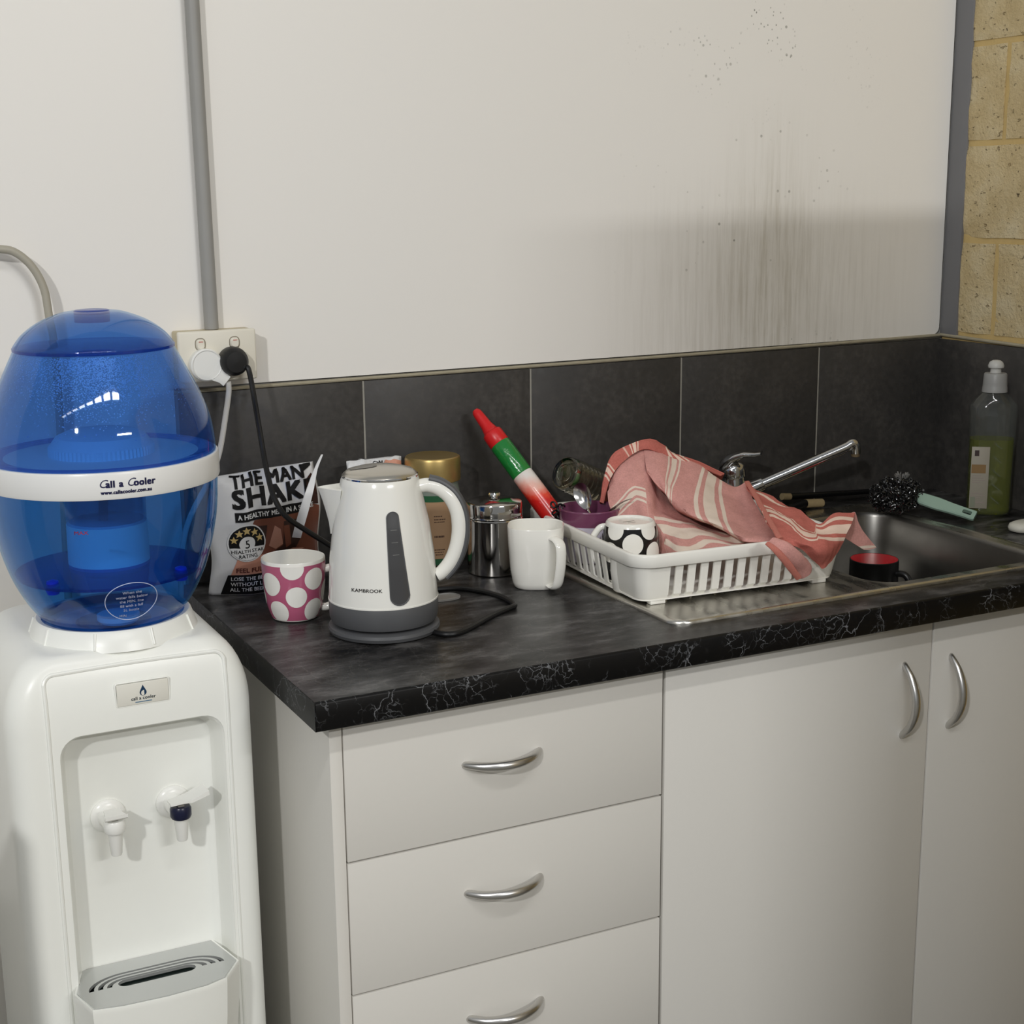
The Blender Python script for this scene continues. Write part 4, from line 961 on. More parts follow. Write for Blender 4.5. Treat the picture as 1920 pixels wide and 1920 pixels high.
s0 = Vector((tx + 0.018, ty - 0.012, 0.955)); s1 = Vector((1.4019,-0.135,1.0353))
d = s1 - s0
put('spout_root', MB().tube([s0 - d * 0.02, s0 + d * 0.10, s0 + d * 0.16], 0.0150, 20, 3, taper=lambda t: 1 - 0.15 * t), M_tapc, mt)
sp_ = [s0 + d * 0.10, s0 + d * 0.4, s0 + d * 0.7, s0 + d * 0.90, s0 + d * 0.955 + Vector((0, 0, 0.002)), s0 + d * 0.985 + Vector((0, 0, -0.001)), s0 + d * 0.998 + Vector((0, 0, -0.009)), s0 + d * 1.0 + Vector((0, 0, -0.018))]
put('spout', MB().tube(sp_, 0.0092, 18, 6, taper=lambda t: 1.05 - 0.12 * t), M_tapc, mt)
put('spout_tip', MB().lathe([(0, -0.0235), (0.0070, -0.0235), (0.0076, -0.021), (0.0080, -0.012), (0, -0.012)], tuple(s1), 24), mat('scaled_brass', srgb(120, 104, 78), 0.6, 0.3), mt)

# black mug with red inside standing in the sink
ux, uy = 1.392, -0.207
bm_ = thing('red_lined_mug', 'black mug with bright red inside standing in the sink', 'mug', (ux, uy, 0.753))
z0 = 0.7532
put('body', MB().lathe([(0, z0), (0.032, z0), (0.037, z0 + 0.004), (0.0405, z0 + 0.012), (0.0415, z0 + 0.03), (0.0415, z0 + 0.0905), (0.0405, z0 + 0.0915), (0.0395, z0 + 0.0908)], (ux, uy, 0), 56), mat('matt_black_glaze', srgb(14, 14, 15), 0.35), bm_)
put('lining', MB().lathe([(0.0398, z0 + 0.0912), (0.0388, z0 + 0.090), (0.0385, z0 + 0.02), (0.030, z0 + 0.008), (0, z0 + 0.006)], (ux, uy, 0), 56), mat('red_glaze', srgb(205, 14, 34), 0.2), bm_)
ah = radians(-62)
put('handle', MB().tube([(ux + r * cos(ah), uy + r * sin(ah), z0 + z) for r, z in ((0.0395, 0.070), (0.055, 0.070), (0.064, 0.058), (0.064, 0.038), (0.055, 0.024), (0.0395, 0.022))], 0.0058, 12, 5), mat('matt_black_glaze', (0, 0, 0)), bm_)

# ------------------------------------------------------------------ dish rack
RX, RY, RA = 0.9424, -0.2808, radians(-3.5)
M_rack = mat('rack_white_plastic', srgb(238, 236, 228), 0.32, coat=0.15)
rk = thing('dish_rack', 'white slatted plastic dish rack standing on the sink drainer', 'dish rack', (RX, RY, 0.905), RA)
W, D_ = 0.358, 0.385
zr0, zr1 = 0.056, 0.075
def rrl(w, d, r, z, n=8): return [(x, y, z) for x, y in rrect(w, d, r, n)]
put('rim', MB().loft([rrl(W - 0.002, D_ - 0.002, 0.034, zr0), rrl(W, D_, 0.035, zr0 + 0.001), rrl(W, D_, 0.035, zr1 - 0.003), rrl(W - 0.0025, D_ - 0.0025, 0.034, zr1 - 0.0006), rrl(W - 0.007, D_ - 0.007, 0.032, zr1), rrl(W - 0.016, D_ - 0.016, 0.024, zr1 - 0.001), rrl(W - 0.022, D_ - 0.022, 0.022, zr1 - 0.006), rrl(W - 0.022, D_ - 0.022, 0.022, zr0 + 0.001), rrl(W - 0.020, D_ - 0.020, 0.022, zr0)] , cap0=False, cap1=False), M_rack, rk, local=True, smooth=50)
rim = [c for c in rk.children if c.name.startswith('rim')][0]
# wall outline at top and bottom (walls lean inwards going down)
def wpt(side, u, h):
    """outer wall surface; side 0 front,1 right,2 back,3 left; u along the side, h 0..1 from floor to rim"""
    ins = 0.016 - 0.010 * h
    x = W / 2 - ins; y = D_ / 2 - ins
    return {0: (u, -y), 1: (x, u), 2: (u, y), 3: (-x, u)}[side]
TH = 0.0028
def slat(side, u, w, h0=0.05, h1=1.0, proud=0.0):
    lp = []
    for h in (h0, 0.12, 0.5, h1):
        x, y = wpt(side, u, h); z = 0.004 + (zr0 + 0.004) * h
        nx, ny = {0: (0, 1), 1: (-1, 0), 2: (0, -1), 3: (1, 0)}[side]
        ax, ay = (ny, nx) if side in (0, 2) else (ny, nx)
        ax, ay = (1, 0) if side in (0, 2) else (0, 1)
        ex = 0.004 if h == h0 else 0
        lp.append([(x + ax * s_ * w / 2 + nx * (t_ + ex), y + ay * s_ * w / 2 + ny * (t_ + ex), z) for s_, t_ in ((-1, 0), (1, 0), (1, TH), (-1, TH))])
    return MB().loft(lp)
x = -0.1355
for k in range(12): 
    put('slat', slat(0, -0.126 + k * 0.0205, 0.0118), M_rack, rk, local=True, smooth=20)
for k in range(13):
    put('slat', slat(2, -0.126 + k * 0.0205, 0.0118), M_rack, rk, local=True, smooth=20)
for k in range(9):
    put('slat', slat(3, -0.072 + k * 0.0225, 0.0105), M_rack, rk, local=True, smooth=20); put('slat', slat(1, -0.072 + k * 0.0225, 0.0105), M_rack, rk, local=True, smooth=20)
# solid corner pieces and the two moulded posts beside the handle notches
def corner(sx, sy, la, lb):
    """L-shaped rounded corner: la along x, lb along y"""
    lp = []
    for h in (0.0, 0.03, 0.12, 0.5, 1.0):
        ins = 0.016 - 0.010 * h + (0.006 if h == 0 else 0.002 if h == 0.03 else 0); z = 0.002 + (zr0 + 0.004) * h
        X, Y = W / 2 - ins, D_ / 2 - ins; r = 0.020
        o = [(X - la, Y)] + [(X - r + r * sin(radians(a)), Y - r + r * cos(radians(a))) for a in range(0, 91, 15)] + [(X, Y - lb)]
        i_ = [(X - TH, Y - lb)] + [(X - TH - (r - TH) + (r - TH) * sin(radians(a)), Y - r + (r - TH) * cos(radians(a))) for a in range(90, -1, -15)] + [(X - la, Y - TH)]
        lp.append([(sx * x, sy * y, z) for x, y in o + i_])
    return MB().loft(lp)
for sx_, sy_, la, lb in ((-1, -1, 0.043, 0.067), (1, -1, 0.066, 0.067), (1, 1, 0.043, 0.05), (-1, 1, 0.043, 0.05)):
    put('corner_block', corner(sx_, sy_, la, lb), M_rack, rk, local=True, smooth=40)
for sx_ in (-1, 1):
    lp = []
    for h in (0.0, 0.04, 0.5, 0.93, 1.0):
        z = 0.002 + (zr0 + 0.004) * h; ins = 0.016 - 0.010 * h + (0.003 if h == 0 else 0); r = 0.0125 * (1.0 if h < 0.9 else 0.7)
        lp.append([(sx_ * (W / 2 - ins - 0.006 + (r - 0.003) * cos(radians(a))), -0.1040 + r * 1.05 * sin(radians(a)), z) for a in range(0, 360, 20)])
    put('post', MB().loft(lp), M_rack, rk, local=True, smooth=50)
# floor of the rack: open grid
fl = MB().loft([rrl(W - 0.040, D_ - 0.040, 0.02, 0.0035), rrl(W - 0.030, D_ - 0.030, 0.024, 0.0045), rrl(W - 0.030, D_ - 0.030, 0.024, 0.0065), rrl(W - 0.040, D_ - 0.040, 0.02, 0.007)])
put('rack_floor', fl, M_rack, rk, local=True)
for sx_ in (-1, 1):
    for sy_ in (-1, 1):
        put('foot', MB().box(sx_ * 0.135 - 0.012, sx_ * 0.135 + 0.012, sy_ * 0.170 - 0.006, sy_ * 0.170 + 0.006, -0.0012, 0.0045, 0.001), M_rack, rk, local=True)

# upturned dotted mug in the rack
ox, oy = 0.8260, -0.3250
zm = 0.9125
um = thing('upturned_mug', 'black mug with white dots upside down in the dish rack', 'mug', (ox, oy, zm))
up_ = [(0.0425, 0.0), (0.0435, 0.002), (0.0434, 0.020), (0.0426, 0.044), (0.0406, 0.064), (0.0380, 0.0775), (0.0364, 0.0832), (0.0350, 0.0855)]
uprof = [(r, z + zm) for r, z in up_]
put('body', MB().lathe([(0.0410, zm + 0.001)] + uprof + [(0.0335, zm + 0.0862), (0.0320, zm + 0.0850), (0.0310, zm + 0.0830), (0.0, zm + 0.0825), (0.0, zm + 0.0780), (0.031, zm + 0.073), (0.0390, zm + 0.035), (0.0410, zm + 0.001)], (ox, oy, 0), 60), M_ceram, um)
put('black_glaze_band', sleeve(zm + 0.003, zm + 0.0795, ox, oy, uprof, 0.0007, 60), M_blackg, um)
a0 = VA(ox, oy)
for x, z, r in ((0.0040, 0.0580, 0.0155), (-0.0255, 0.0780, 0.0150), (0.0325, 0.0780, 0.0150), (0.0390, 0.0440, 0.0150), (-0.0315, 0.0440, 0.0150), (0.0050, 0.0240, 0.0150), (0.074, 0.050, 0.0145), (-0.068, 0.050, 0.0145), (0.005, 0.0045, 0.0135), (0.092, 0.027, 0.0135), (-0.09, 0.027, 0.0135), (0.083, 0.068, 0.0135)):
    poly = [(x + r * cos(2 * pi * k / 28), zm + min(max(z + r * sin(2 * pi * k / 28), 0.0035), 0.0800)) for k in range(28)]
    put('dot', poly_mb(MB(), poly, lambda u, w: onmug(u, w, ox, oy, uprof, a0, 0.042, 0.0012), 0.005), M_ceram, um, smooth=60)
put('maker_stamp', MB().box(ox - 0.010, ox + 0.010, oy + 0.004, oy + 0.0065, zm + 0.0824, zm + 0.0827).box(ox - 0.006, ox + 0.007, oy - 0.004, oy - 0.002, zm + 0.0824, zm + 0.0827), mat('stamp_grey', srgb(120, 116, 104), 0.6), um, smooth=0)
ah = radians(150)
put('handle', MB().tube([(ox + r * cos(ah), oy + r * sin(ah), zm + z) for r, z in ((0.036, 0.076), (0.045, 0.074), (0.055, 0.060), (0.058, 0.044), (0.054, 0.029), (0.0415, 0.020))], 0.0050, 12, 5), M_ceram, um)

# purple mug with cutlery
vx, vy = 0.8200, -0.215
zp = 0.9150
pu = thing('purple_mug', 'purple and white mug in the rack between the tube and the towel', 'mug', (vx, vy, zp))
pp = [(0.030, 0.0), (0.035, 0.003), (0.0395, 0.015), (0.0440, 0.035), (0.0463, 0.0605), (0.0470, 0.080), (0.0478, 0.0820), (0.0470, 0.0840), (0.0450, 0.0838)]
put('body', MB().lathe([(0, zp)] + [(r, zp + z) for r, z in pp[:5]] + [(0.0440, zp + 0.0620), (0.038, zp + 0.02), (0, zp + 0.006)], (vx, vy, 0), 56), mat('lavender_glaze', srgb(206, 200, 214), 0.2), pu)
put('purple_band', MB().lathe([(0.0464, zp + 0.0600)] + [(r + 0.0002, zp + z) for r, z in pp[4:]] + [(0.0435, zp + 0.078), (0.0430, zp + 0.060)], (vx, vy, 0), 56), mat('purple_glaze', srgb(116, 64, 92), 0.18, coat=0.3), pu)
so = thing('spoon', 'steel spoon standing bowl up in the purple mug', 'spoon', (0.812, -0.225, 0.935))
sc = [Vector((0.8081,-0.2,1.0342)), Vector((0.8165,-0.215,0.9949))]
ax_ = (sc[1] - sc[0]).normalized(); nrm = Vector((-0.75, -0.65, 0.1)); nrm = (nrm - ax_ * nrm.dot(ax_)).normalized(); sd_ = ax_.cross(nrm)
cen = (sc[0] + sc[1]) / 2; hl = (sc[1] - sc[0]).length / 2
def bowl_pt(a, b, off):   # a,b in unit disc
    rr_ = a * a + b * b
    return cen + ax_ * hl * a + sd_ * (0.0135 * (1 - 0.15 * a)) * b - nrm * (0.0065 * (1 - rr_)) + nrm * off
mb = MB(); vs = []; n, m_ = 28, 6
for off in (0.0, -0.0010):
    vs.append([[bowl_pt(i / m_ * cos(2 * pi * j / n), i / m_ * sin(2 * pi * j / n), off) for j in range(n)] for i in range(1, m_ + 1)])
mb.loft([[bowl_pt(0.01 * cos(2 * pi * j / n), 0.01 * sin(2 * pi * j / n), 0) for j in range(n)]] + vs[0] + vs[1][::-1] + [[bowl_pt(0.01 * cos(2 * pi * j / n), 0.01 * sin(2 * pi * j / n), -0.001) for j in range(n)]])
put('spoon_bowl', mb, M_steel, so, smooth=60)
put('spoon_handle', MB().tube([sc[1] - ax_ * 0.002, sc[1] + ax_ * 0.02 + Vector((0.001, 0, 0)), Vector((0.828, -0.212, 0.921))], 0.0028, 10, 4, flat=0.6), M_steel, so)
kh = MB().tube([Vector((0.815, -0.20, 0.930)), Vector((0.8408,-0.235,0.9893)), Vector((0.8432,-0.25,1.001)), Vector((0.851,-0.262,1.0115)), Vector((0.8581,-0.275,1.0181))], 0.0046, 12, 5, flat=0.35, up=(0, 0, 1), taper=lambda t: 1.1 - 0.85 * max(0, t - 0.45) / 0.55)
tag(put('fork', kh, mat('tarnished_steel', (0.30, 0.28, 0.26), 0.25, 1.0)), 'dark steel cutlery handle poking right out of the purple mug', 'cutlery')

# ribbed drinking glass lying on its side
gc_ = Vector((0.8197,-0.135,1.0391)); gdir = Vector((0.90, 0.27, -0.42)).normalized()
gl_ = thing('ribbed_glass', 'ribbed clear glass tumbler tipped on its side by the towel', 'glass', tuple(gc_))
Mg = Matrix.Translation(gc_) @ gdir.to_track_quat('Z', 'Y').to_matrix().to_4x4()
M_glass = mat('smoky_clear_glass', (0.80, 0.78, 0.66), 0.03, trans=1.0, ior=1.45)
gp = [(0.0001, 0.004), (0.012, 0.0035), (0.019, 0.002), (0.024, 0.0), (0.0265, 0.002), (0.0272, 0.008)]
for k in range(6): gp += [(0.0272, 0.014 + k * 0.0105), (0.0286, 0.0175 + k * 0.0105), (0.0272, 0.021 + k * 0.0105)]
gp += [(0.0275, 0.082), (0.0275, 0.092), (0.0262, 0.092), (0.0255, 0.08), (0.0250, 0.012), (0.0001, 0.009)]
mb = MB().lathe(gp, (0, 0, 0), 56); mb.v = [tuple(Mg @ Vector(v)) for v in mb.v]
put('tumbler', mb, M_glass, gl_, smooth=50)
mb = MB().lathe([(0.0125, -0.0002), (0.0135, -0.0008), (0.0145, -0.0002), (0.0135, 0.003)], (0, 0, 0), 40); mb.v = [tuple(Mg @ Vector(v)) for v in mb.v]
put('base_ring', mb, M_glass, gl_)

# long tube with red cap
tp_ = [Vector(p) for p in ((0.7149,-0.035,1.1317), (0.7342,-0.06,1.0853), (0.7637,-0.1,1.0328), (0.7952,-0.165,0.9621))]
td = (tp_[3] - tp_[0]).normalized(); L_ = (tp_[3] - tp_[0]).length
tb = thing('squeeze_tube', 'long clear tube with red nozzle cap and green band leaning in the rack', 'tube', tuple(tp_[3]))
Mt = Matrix.Translation(tp_[0]) @ td.to_track_quat('Z', 'Y').to_matrix().to_4x4()
def along(prof, seg=40):
    mb = MB().lathe(prof, (0, 0, 0), seg); mb.v = [tuple(Mt @ Vector(v)) for v in mb.v]; return mb
M_redc = mat('red_cap_plastic', srgb(205, 32, 34), 0.32)
put('cap', along([(0, -0.004), (0.0048, -0.003), (0.0074, 0.001), (0.0080, 0.006), (0.0094, 0.028), (0.0116, 0.038), (0.0128, 0.041), (0.0156, 0.043), (0.0164, 0.046), (0.0168, 0.064), (0.0156, 0.066), (0, 0.066)]), M_redc, tb)
def crinkle(): 
    m = mat('crinkled_green_film', srgb(30, 122, 52), 0.16, bump=0.9, bump_scale=60, coat=0.5); return m
put('green_band', along([(0.0164, 0.0655), (0.0172, 0.068), (0.0173, 0.09), (0.0174, 0.125), (0.0170, 0.127)]), crinkle(), tb)
m_ = mat('red_white_film', srgb(225, 90, 70), 0.2, coat=0.4)
g = NT(m_); v = g.coord('Object'); x_, y_, z_ = g.sep(v)
f = g.math('ADD', g.math('MULTIPLY', g.step(z_, 0.085, 0.020), 1.0), g.math('MULTIPLY', g.noise(v, 45, 4)[0], 0.5))
g.L(g.ramp(f, [(0.25, srgb(226, 220, 214)), (0.55, srgb(232, 176, 160)), (0.85, srgb(224, 74, 54)), (1.0, srgb(200, 34, 30))]), g.b.inputs['Base Color'])
put('clear_body', along([(0.0164, 0.126), (0.0173, 0.128), (0.0178, 0.16), (0.0178, L_ - 0.004), (0.0144, L_), (0, L_)]), m_, tb)

# black beaded scrubber behind the purple mug
sb = MB(); rng = random.Random(11)
cs = Vector((0.7843,-0.185,0.9868))
for k in range(14):
    p = cs + Vector((rng.uniform(-0.008, 0.008), rng.uniform(-0.008, 0.008), rng.uniform(-0.030, 0.014)))
    ring = [p + Vector((0.0042 * cos(2 * pi * j / 10), 0.003 * sin(2 * pi * j / 10) * (1 if k % 2 else -1), 0.0042 * sin(2 * pi * j / 10))) for j in range(10)]
    sb.tube(ring, 0.0016, 6, 1, closed=True)
t_ = tag(put('black_scrubber', sb, M_black), 'black curly scrubber at the rack edge left of the purple mug', 'scrubber')

# ------------------------------------------------------------------ behind and right of the bowl
M_cork = mat('cork_tip', srgb(150, 132, 98), 0.8, noise_amt=0.2, noise_scale=120)
M_stick = mat('black_lacquer', srgb(12, 12, 13), 0.3)
for nm, e, a, far, lab in (('basting_brush', (1.3228,-0.034,0.9303), (1.3421,-0.032,0.9279), (1.60, -0.022, 0.913), 'black stick with cork tip lying along the tiles, the one farther back'),
                           ('basting_brush', (1.3989,-0.052,0.9138), (1.3585,-0.056,0.9178), (1.28, -0.085, 0.917), 'black stick with thicker cork tip lying nearer the sink bowl')):
    e, a, far = Vector(e), Vector(a), Vector(far)
    e.z = max(e.z, 0.914); a.z = max(a.z, 0.914)
    t = thing(nm, lab, 'kitchen tool', tuple(a), group='black sticks behind the sink')
    put('cork_end', MB().tube([e, e.lerp(a, 0.12), a], 0.0078 if e.x > a.x else 0.0062, 16, 3, taper=lambda t: 0.9 if t < 0.05 else 1.0), M_cork, t)
    put('stick', MB().tube([a, a.lerp(far, 0.3), a.lerp(far, 0.8), far], 0.0076 if e.x > a.x else 0.006, 14, 4, taper=lambda t: 1.0 - 0.35 * t), M_stick, t)

# black wire scourer
rng = random.Random(21)
cx, cy, cz = 1.482, -0.152, 0.9375
M_wire = mat('black_wire', (0.10, 0.10, 0.10), 0.22, 0.9)
wl = MB()
for k in range(430):
    th, ph = rng.uniform(0, 2 * pi), math.acos(rng.uniform(-0.75, 1))
    rad = rng.uniform(0.80, 1.0)
    c = Vector((cx + 0.050 * rad * sin(ph) * cos(th), cy + 0.036 * rad * sin(ph) * sin(th), cz + 0.033 * rad * cos(ph)))
    ax = Vector((rng.gauss(0, 1), rng.gauss(0, 1), rng.gauss(0, 1))).normalized(); t1 = ax.orthogonal().normalized(); t2 = ax.cross(t1)
    r = rng.uniform(0.003, 0.0066); pts = [c + t1 * r * cos(a) + t2 * r * sin(a) + ax * (a * 0.0009 - 0.004) for a in [0.8 * i for i in range(11)]]
    wl.tube(pts, 0.00095, 4, 1)
sw = thing('wire_scourer', 'black curled wire scourer resting on the back of the sink', 'scourer', (cx, cy, 0.906))
o = put('wire_curls', wl, M_wire, sw, smooth=60); o['kind'] = 'stuff'
put('core', MB().lathe([(0, -0.028), (0.022, -0.022), (0.030, 0), (0.022, 0.018), (0, 0.021)], (cx, cy, cz), 20), mat('black_core', (0.012, 0.012, 0.012), 0.6), sw)
tf = MB()
for k in range(60):
    a, b_ = rng.uniform(0, 2 * pi), rng.uniform(0, 0.9)
    base = Vector((cx + 0.012 + 0.006 * cos(a), cy + 0.006 * sin(a), cz + 0.025)); tip = base + Vector((cos(a) * b_ * 0.010, sin(a) * b_ * 0.010, 0.010 + 0.005 * rng.random()))
    tf.tube([base, tip], 0.0007, 4, 1)
o = put('grey_tuft', tf, mat('grey_bristle', srgb(130, 128, 124), 0.8), sw); o['kind'] = 'stuff'
# green dish brush handle
gb = thing('dish_brush', 'pale green brush handle sticking out of the black wire scourer', 'brush', (1.535, -0.21, 0.905))
M_green = mat('mint_plastic', srgb(150, 176, 160), 0.4)
g0_, g1_ = Vector((1.508, -0.175, 0.936)), Vector((1.563,-0.2635,0.9115))
dv = (g1_ - g0_); sdv = Vector((dv.y, -dv.x, 0)).normalized(); upv = sdv.cross(dv).normalized(); upv = upv if upv.z > 0 else -upv
upv = (upv + Vector((-0.55, -0.75, 0))).normalized(); upv = (upv - dv.normalized() * upv.dot(dv.normalized())).normalized(); sdv = dv.normalized().cross(upv)
lp = []
for t, w in ((0, 0.0065), (0.10, 0.0120), (0.35, 0.0128), (0.6, 0.0108), (0.85, 0.0100), (0.97, 0.0102), (1.0, 0.0090)):
    p = g0_ + dv * t; lp.append([p + sdv * (w * s_) + upv * (h_ * 0.0042) for s_, h_ in ((-1, -0.5), (-0.8, -1), (0.8, -1), (1, -0.5), (1, 0.5), (0.8, 1), (-0.8, 1), (-1, 0.5))])
hb = put('handle', MB().loft(lp), M_green, gb, smooth=40)
p = g0_ + dv * 0.86
cutp = MB().loft([[p + dv.normalized() * (0.008 * a) + sdv * (0.0042 * b_) + upv * h_ for a, b_ in superell(2, 2, 5, 20)] for h_ in (-0.02, 0.02)])
boolean(hb, [put('cut', cutp, M_green, gb)])

# detergent bottle
dx, dy = 1.635, -0.218
da = radians(-38)
db = thing('detergent_bottle', 'clear detergent bottle half full of green liquid in the corner', 'bottle', (dx, dy, 0.9005), da)
db.scale = (1.05, 1.05, 1.02)
M_pet = glassy('clear_bottle_plastic', (0.93, 0.95, 0.93), 0.035, (0.55, 0.58, 0.56), 0.05)
M_soap = glassy('green_soap', (0.60, 0.62, 0.05), 0.30, (0.21, 0.23, 0.01), 0.05)
def bs(w, d, z, e=3.2): return [(x, y, z) for x, y in superell(w, d, e, 48)]
put('bottle_shell', MB().loft([bs(0.060, 0.042, 0.0), bs(0.068, 0.048, 0.003), bs(0.071, 0.050, 0.010), bs(0.071, 0.050, 0.06), bs(0.073, 0.051, 0.12), bs(0.075, 0.052, 0.17), bs(0.077, 0.053, 0.188, 2.8), bs(0.076, 0.052, 0.192, 2.6), bs(0.060, 0.044, 0.202, 2.3), bs(0.042, 0.036, 0.211, 2), bs(0.036, 0.034, 0.216, 2)], cap1=False), M_pet, db, local=True, smooth=40)
put('soap', MB().loft([bs(0.058, 0.040, 0.002), bs(0.066, 0.046, 0.005), bs(0.0690, 0.048, 0.011), bs(0.0690, 0.048, 0.06), bs(0.0705, 0.049, 0.133)]), M_soap, db, local=True, smooth=40)
M_capw = mat('cloudy_cap', srgb(190, 190, 186), 0.4)
put('cap', MB().lathe([(0.0, 0.214), (0.0205, 0.214), (0.0200, 0.222), (0.0195, 0.224), (0.0195, 0.228), (0.0185, 0.244), (0.0175, 0.246), (0.008, 0.247), (0, 0.247)], (0, 0, 0), 40), mat('frosted_cap', srgb(150, 150, 148), 0.4), db, local=True)
put('pull_top', MB().lathe([(0.0, 0.246), (0.0090, 0.246), (0.0085, 0.254), (0.0125, 0.2555), (0.0130, 0.259), (0.0105, 0.265), (0.006, 0.268), (0, 0.2687)], (0, 0, 0), 32), M_capw, db, local=True)
def onb(x, z, side=-1):
    return (x, side * 0.0256, z)
lbl = put('label', MB().box(-0.0335, -0.0045, -0.0268, -0.0262, 0.014, 0.122, 0.0002), mat('cream_label', srgb(152, 146, 132), 0.5), db, local=True)
put('label_crest', MB().box(-0.0285, -0.0215, -0.0271, -0.0267, 0.106, 0.116), mat('dark_crest', srgb(60, 46, 44), 0.5), lbl, local=True, smooth=0)
put('label_panel', MB().box(-0.0325, -0.0095, -0.0271, -0.0267, 0.076, 0.091), mat('ochre_panel', srgb(132, 104, 66), 0.5), lbl, local=True, smooth=0)
lm = mat('label_text_grey', srgb(150, 138, 130), 0.6)
for z in (0.071, 0.067, 0.063, 0.059, 0.040, 0.036, 0.032, 0.024): put('label_line', MB().box(-0.031, -0.009 - 0.004 * ((z * 1000) % 3), -0.0270, -0.0267, z, z + 0.0013), lm, lbl, local=True, smooth=0)
put('label_panel', MB().box(-0.032, -0.024, -0.0271, -0.0267, 0.016, 0.034), mat('grey_green_panel', srgb(130, 134, 116), 0.5), lbl, local=True, smooth=0)
for k in range(5):
    z = 0.026 + 0.024 * k
    put('grip_rib', MB().tube([(0.001, -0.0250, z + 0.008), (0.008, -0.0268, z + 0.002), (0.014, -0.0262, z - 0.003)], 0.0016, 8, 4), M_pet, db, local=True)
sp_ = MB().loft([[(1.598 + x * s_, -0.352 + y * s_, z) for x, y in superell(0.078, 0.046, 2.5, 40)] for z, s_ in ((0.9004, 0.80), (0.9025, 0.95), (0.9075, 1.0), (0.9135, 0.94), (0.9165, 0.72), (0.917, 0.3))])
tag(put('soap_bar', sp_, mat('soap_white', srgb(206, 204, 192), 0.5), smooth=60), 'white oval soap bar on the bench right of the sink', 'soap')

# ------------------------------------------------------------------ striped tea towel over the rack
def towel_mat(name, base, cream):
    m = mat(name, base, 0.9, spec=0.15)
    g = NT(m); uv = g.n.new('ShaderNodeUVMap'); u, v, _ = g.sep(uv.outputs[0])
    def band(s, a, b):
        return g.math('MULTIPLY', g.step(s, a - 0.012, a + 0.012), g.step(s, b + 0.012, b - 0.012))
    tot = None
    for s in (u, v):
        for a, b in ((0.0, 0.14), (0.30, 0.68), (0.84, 0.98)):
            k = band(s, a, b); tot = k if tot is None else g.math('MAXIMUM', tot, k)
    ov = g.coord('Object'); w = g.noise(ov, 420, 3)[0]; w2 = g.noise(ov, 60, 4)[0]
    f = g.math('ADD', g.math('MULTIPLY', w, 0.6), g.math('MULTIPLY', w2, 0.4))
    bc = g.ramp(f, [(0.3, tuple(c * 0.82 for c in base)), (0.7, tuple(min(1, c * 1.15) for c in base))])
    g.L(g.mix(g.math('MULTIPLY', tot, 0.92), bc, cream), g.b.inputs['Base Color'])
    g.bump(f, 0.35, 0.0012); return m
M_pale = towel_mat('pale_pink_weave', srgb(205, 150, 142), srgb(226, 212, 196))
M_salm = towel_mat('salmon_weave', srgb(190, 110, 99), srgb(232, 208, 190))
tw = MB(); tuv = []; tmi = []
def cr(p0, p1, p2, p3, t):
    return 0.5 * ((2 * p1) + (p2 - p0) * t + (2 * p0 - 5 * p1 + 4 * p2 - p3) * t * t + (3 * p1 - p0 - 3 * p2 + p3) * t ** 3)
def cloth(ctrl, sfn, mi, sub=7, wr=0.0012, th=0.0016, seed=0.0):
    C_ = [[Vector(p) for p in r] for r in ctrl]; R, N = len(C_), len(C_[0])
    def row(r, j):
        t = min(j / sub, N - 1 - 1e-6); k = int(t); f = t - k
        g_ = lambda q: C_[r][max(0, min(N - 1, q))]
        return cr(g_(k - 1), g_(k), g_(k + 1), g_(k + 2), f)
    nu, nv = (N - 1) * sub, (R - 1) * sub
    cols = [[row(r, j) for j in range(nu + 1)] for r in range(R)]
    P = []
    for i in range(nv + 1):
        t = min(i / sub, R - 1 - 1e-6); k = int(t); f = t - k
        g_ = lambda q, j: cols[max(0, min(R - 1, q))][j]
        P.append([cr(g_(k - 1, j), g_(k, j), g_(k + 1, j), g_(k + 2, j), f) for j in range(nu + 1)])
    Nn = []
    for i in range(nv + 1):
        l = []
        for j in range(nu + 1):
            a = P[i][min(j + 1, nu)] - P[i][max(j - 1, 0)]; b = P[min(i + 1, nv)][j] - P[max(i - 1, 0)][j]
            n = a.cross(b); n = n.normalized() if n.length > 1e-12 else Vector((0, -1, 0)); l.append(n if n.y < 0 else -n)
        Nn.append(l)
    for i in range(nv + 1):
        for j in range(nu + 1):
            q = P[i][j]; s_ = Vector((q.x * 26 + seed, q.y * 26, q.z * 26))
            P[i][j] = q + Nn[i][j] * (wr * noise.noise(s_) * 2.2 + wr * 0.8 * noise.noise(s_ * 3.1))
    o = len(tw.v); M_ = nu + 1
    for side in (0, 1):
        for i in range(nv + 1):
            for j in range(nu + 1): tw.v.append(tuple(P[i][j] - Nn[i][j] * th * side))
    uvs = [sfn(j / nu, i / nv) for i in range(nv + 1) for j in range(nu + 1)]
    off = (nv + 1) * M_
    def face(ids): tw.f.append(tuple(o + k for k in ids)); tuv.append([uvs[k % off] for k in ids]); tmi.append(mi)
    for i in range(nv):
        for j in range(nu):
            a = i * M_ + j; face((a, a + 1, a + M_ + 1, a + M_)); face((off + a, off + a + M_, off + a + M_ + 1, off + a + 1))
    bd = [i for i in range(nu)] ; 
    for j in range(nu):
        face((j, off + j, off + j + 1, j + 1)); b_ = nv * M_ + j; face((b_, b_ + 1, off + b_ + 1, off + b_))
    for i in range(nv):
        a = i * M_; face((a, a + M_, off + a + M_, off + a)); b_ = i * M_ + nu; face((b_, off + b_, off + b_ + M_, b_ + M_))
NO = (-9.0, -9.0)
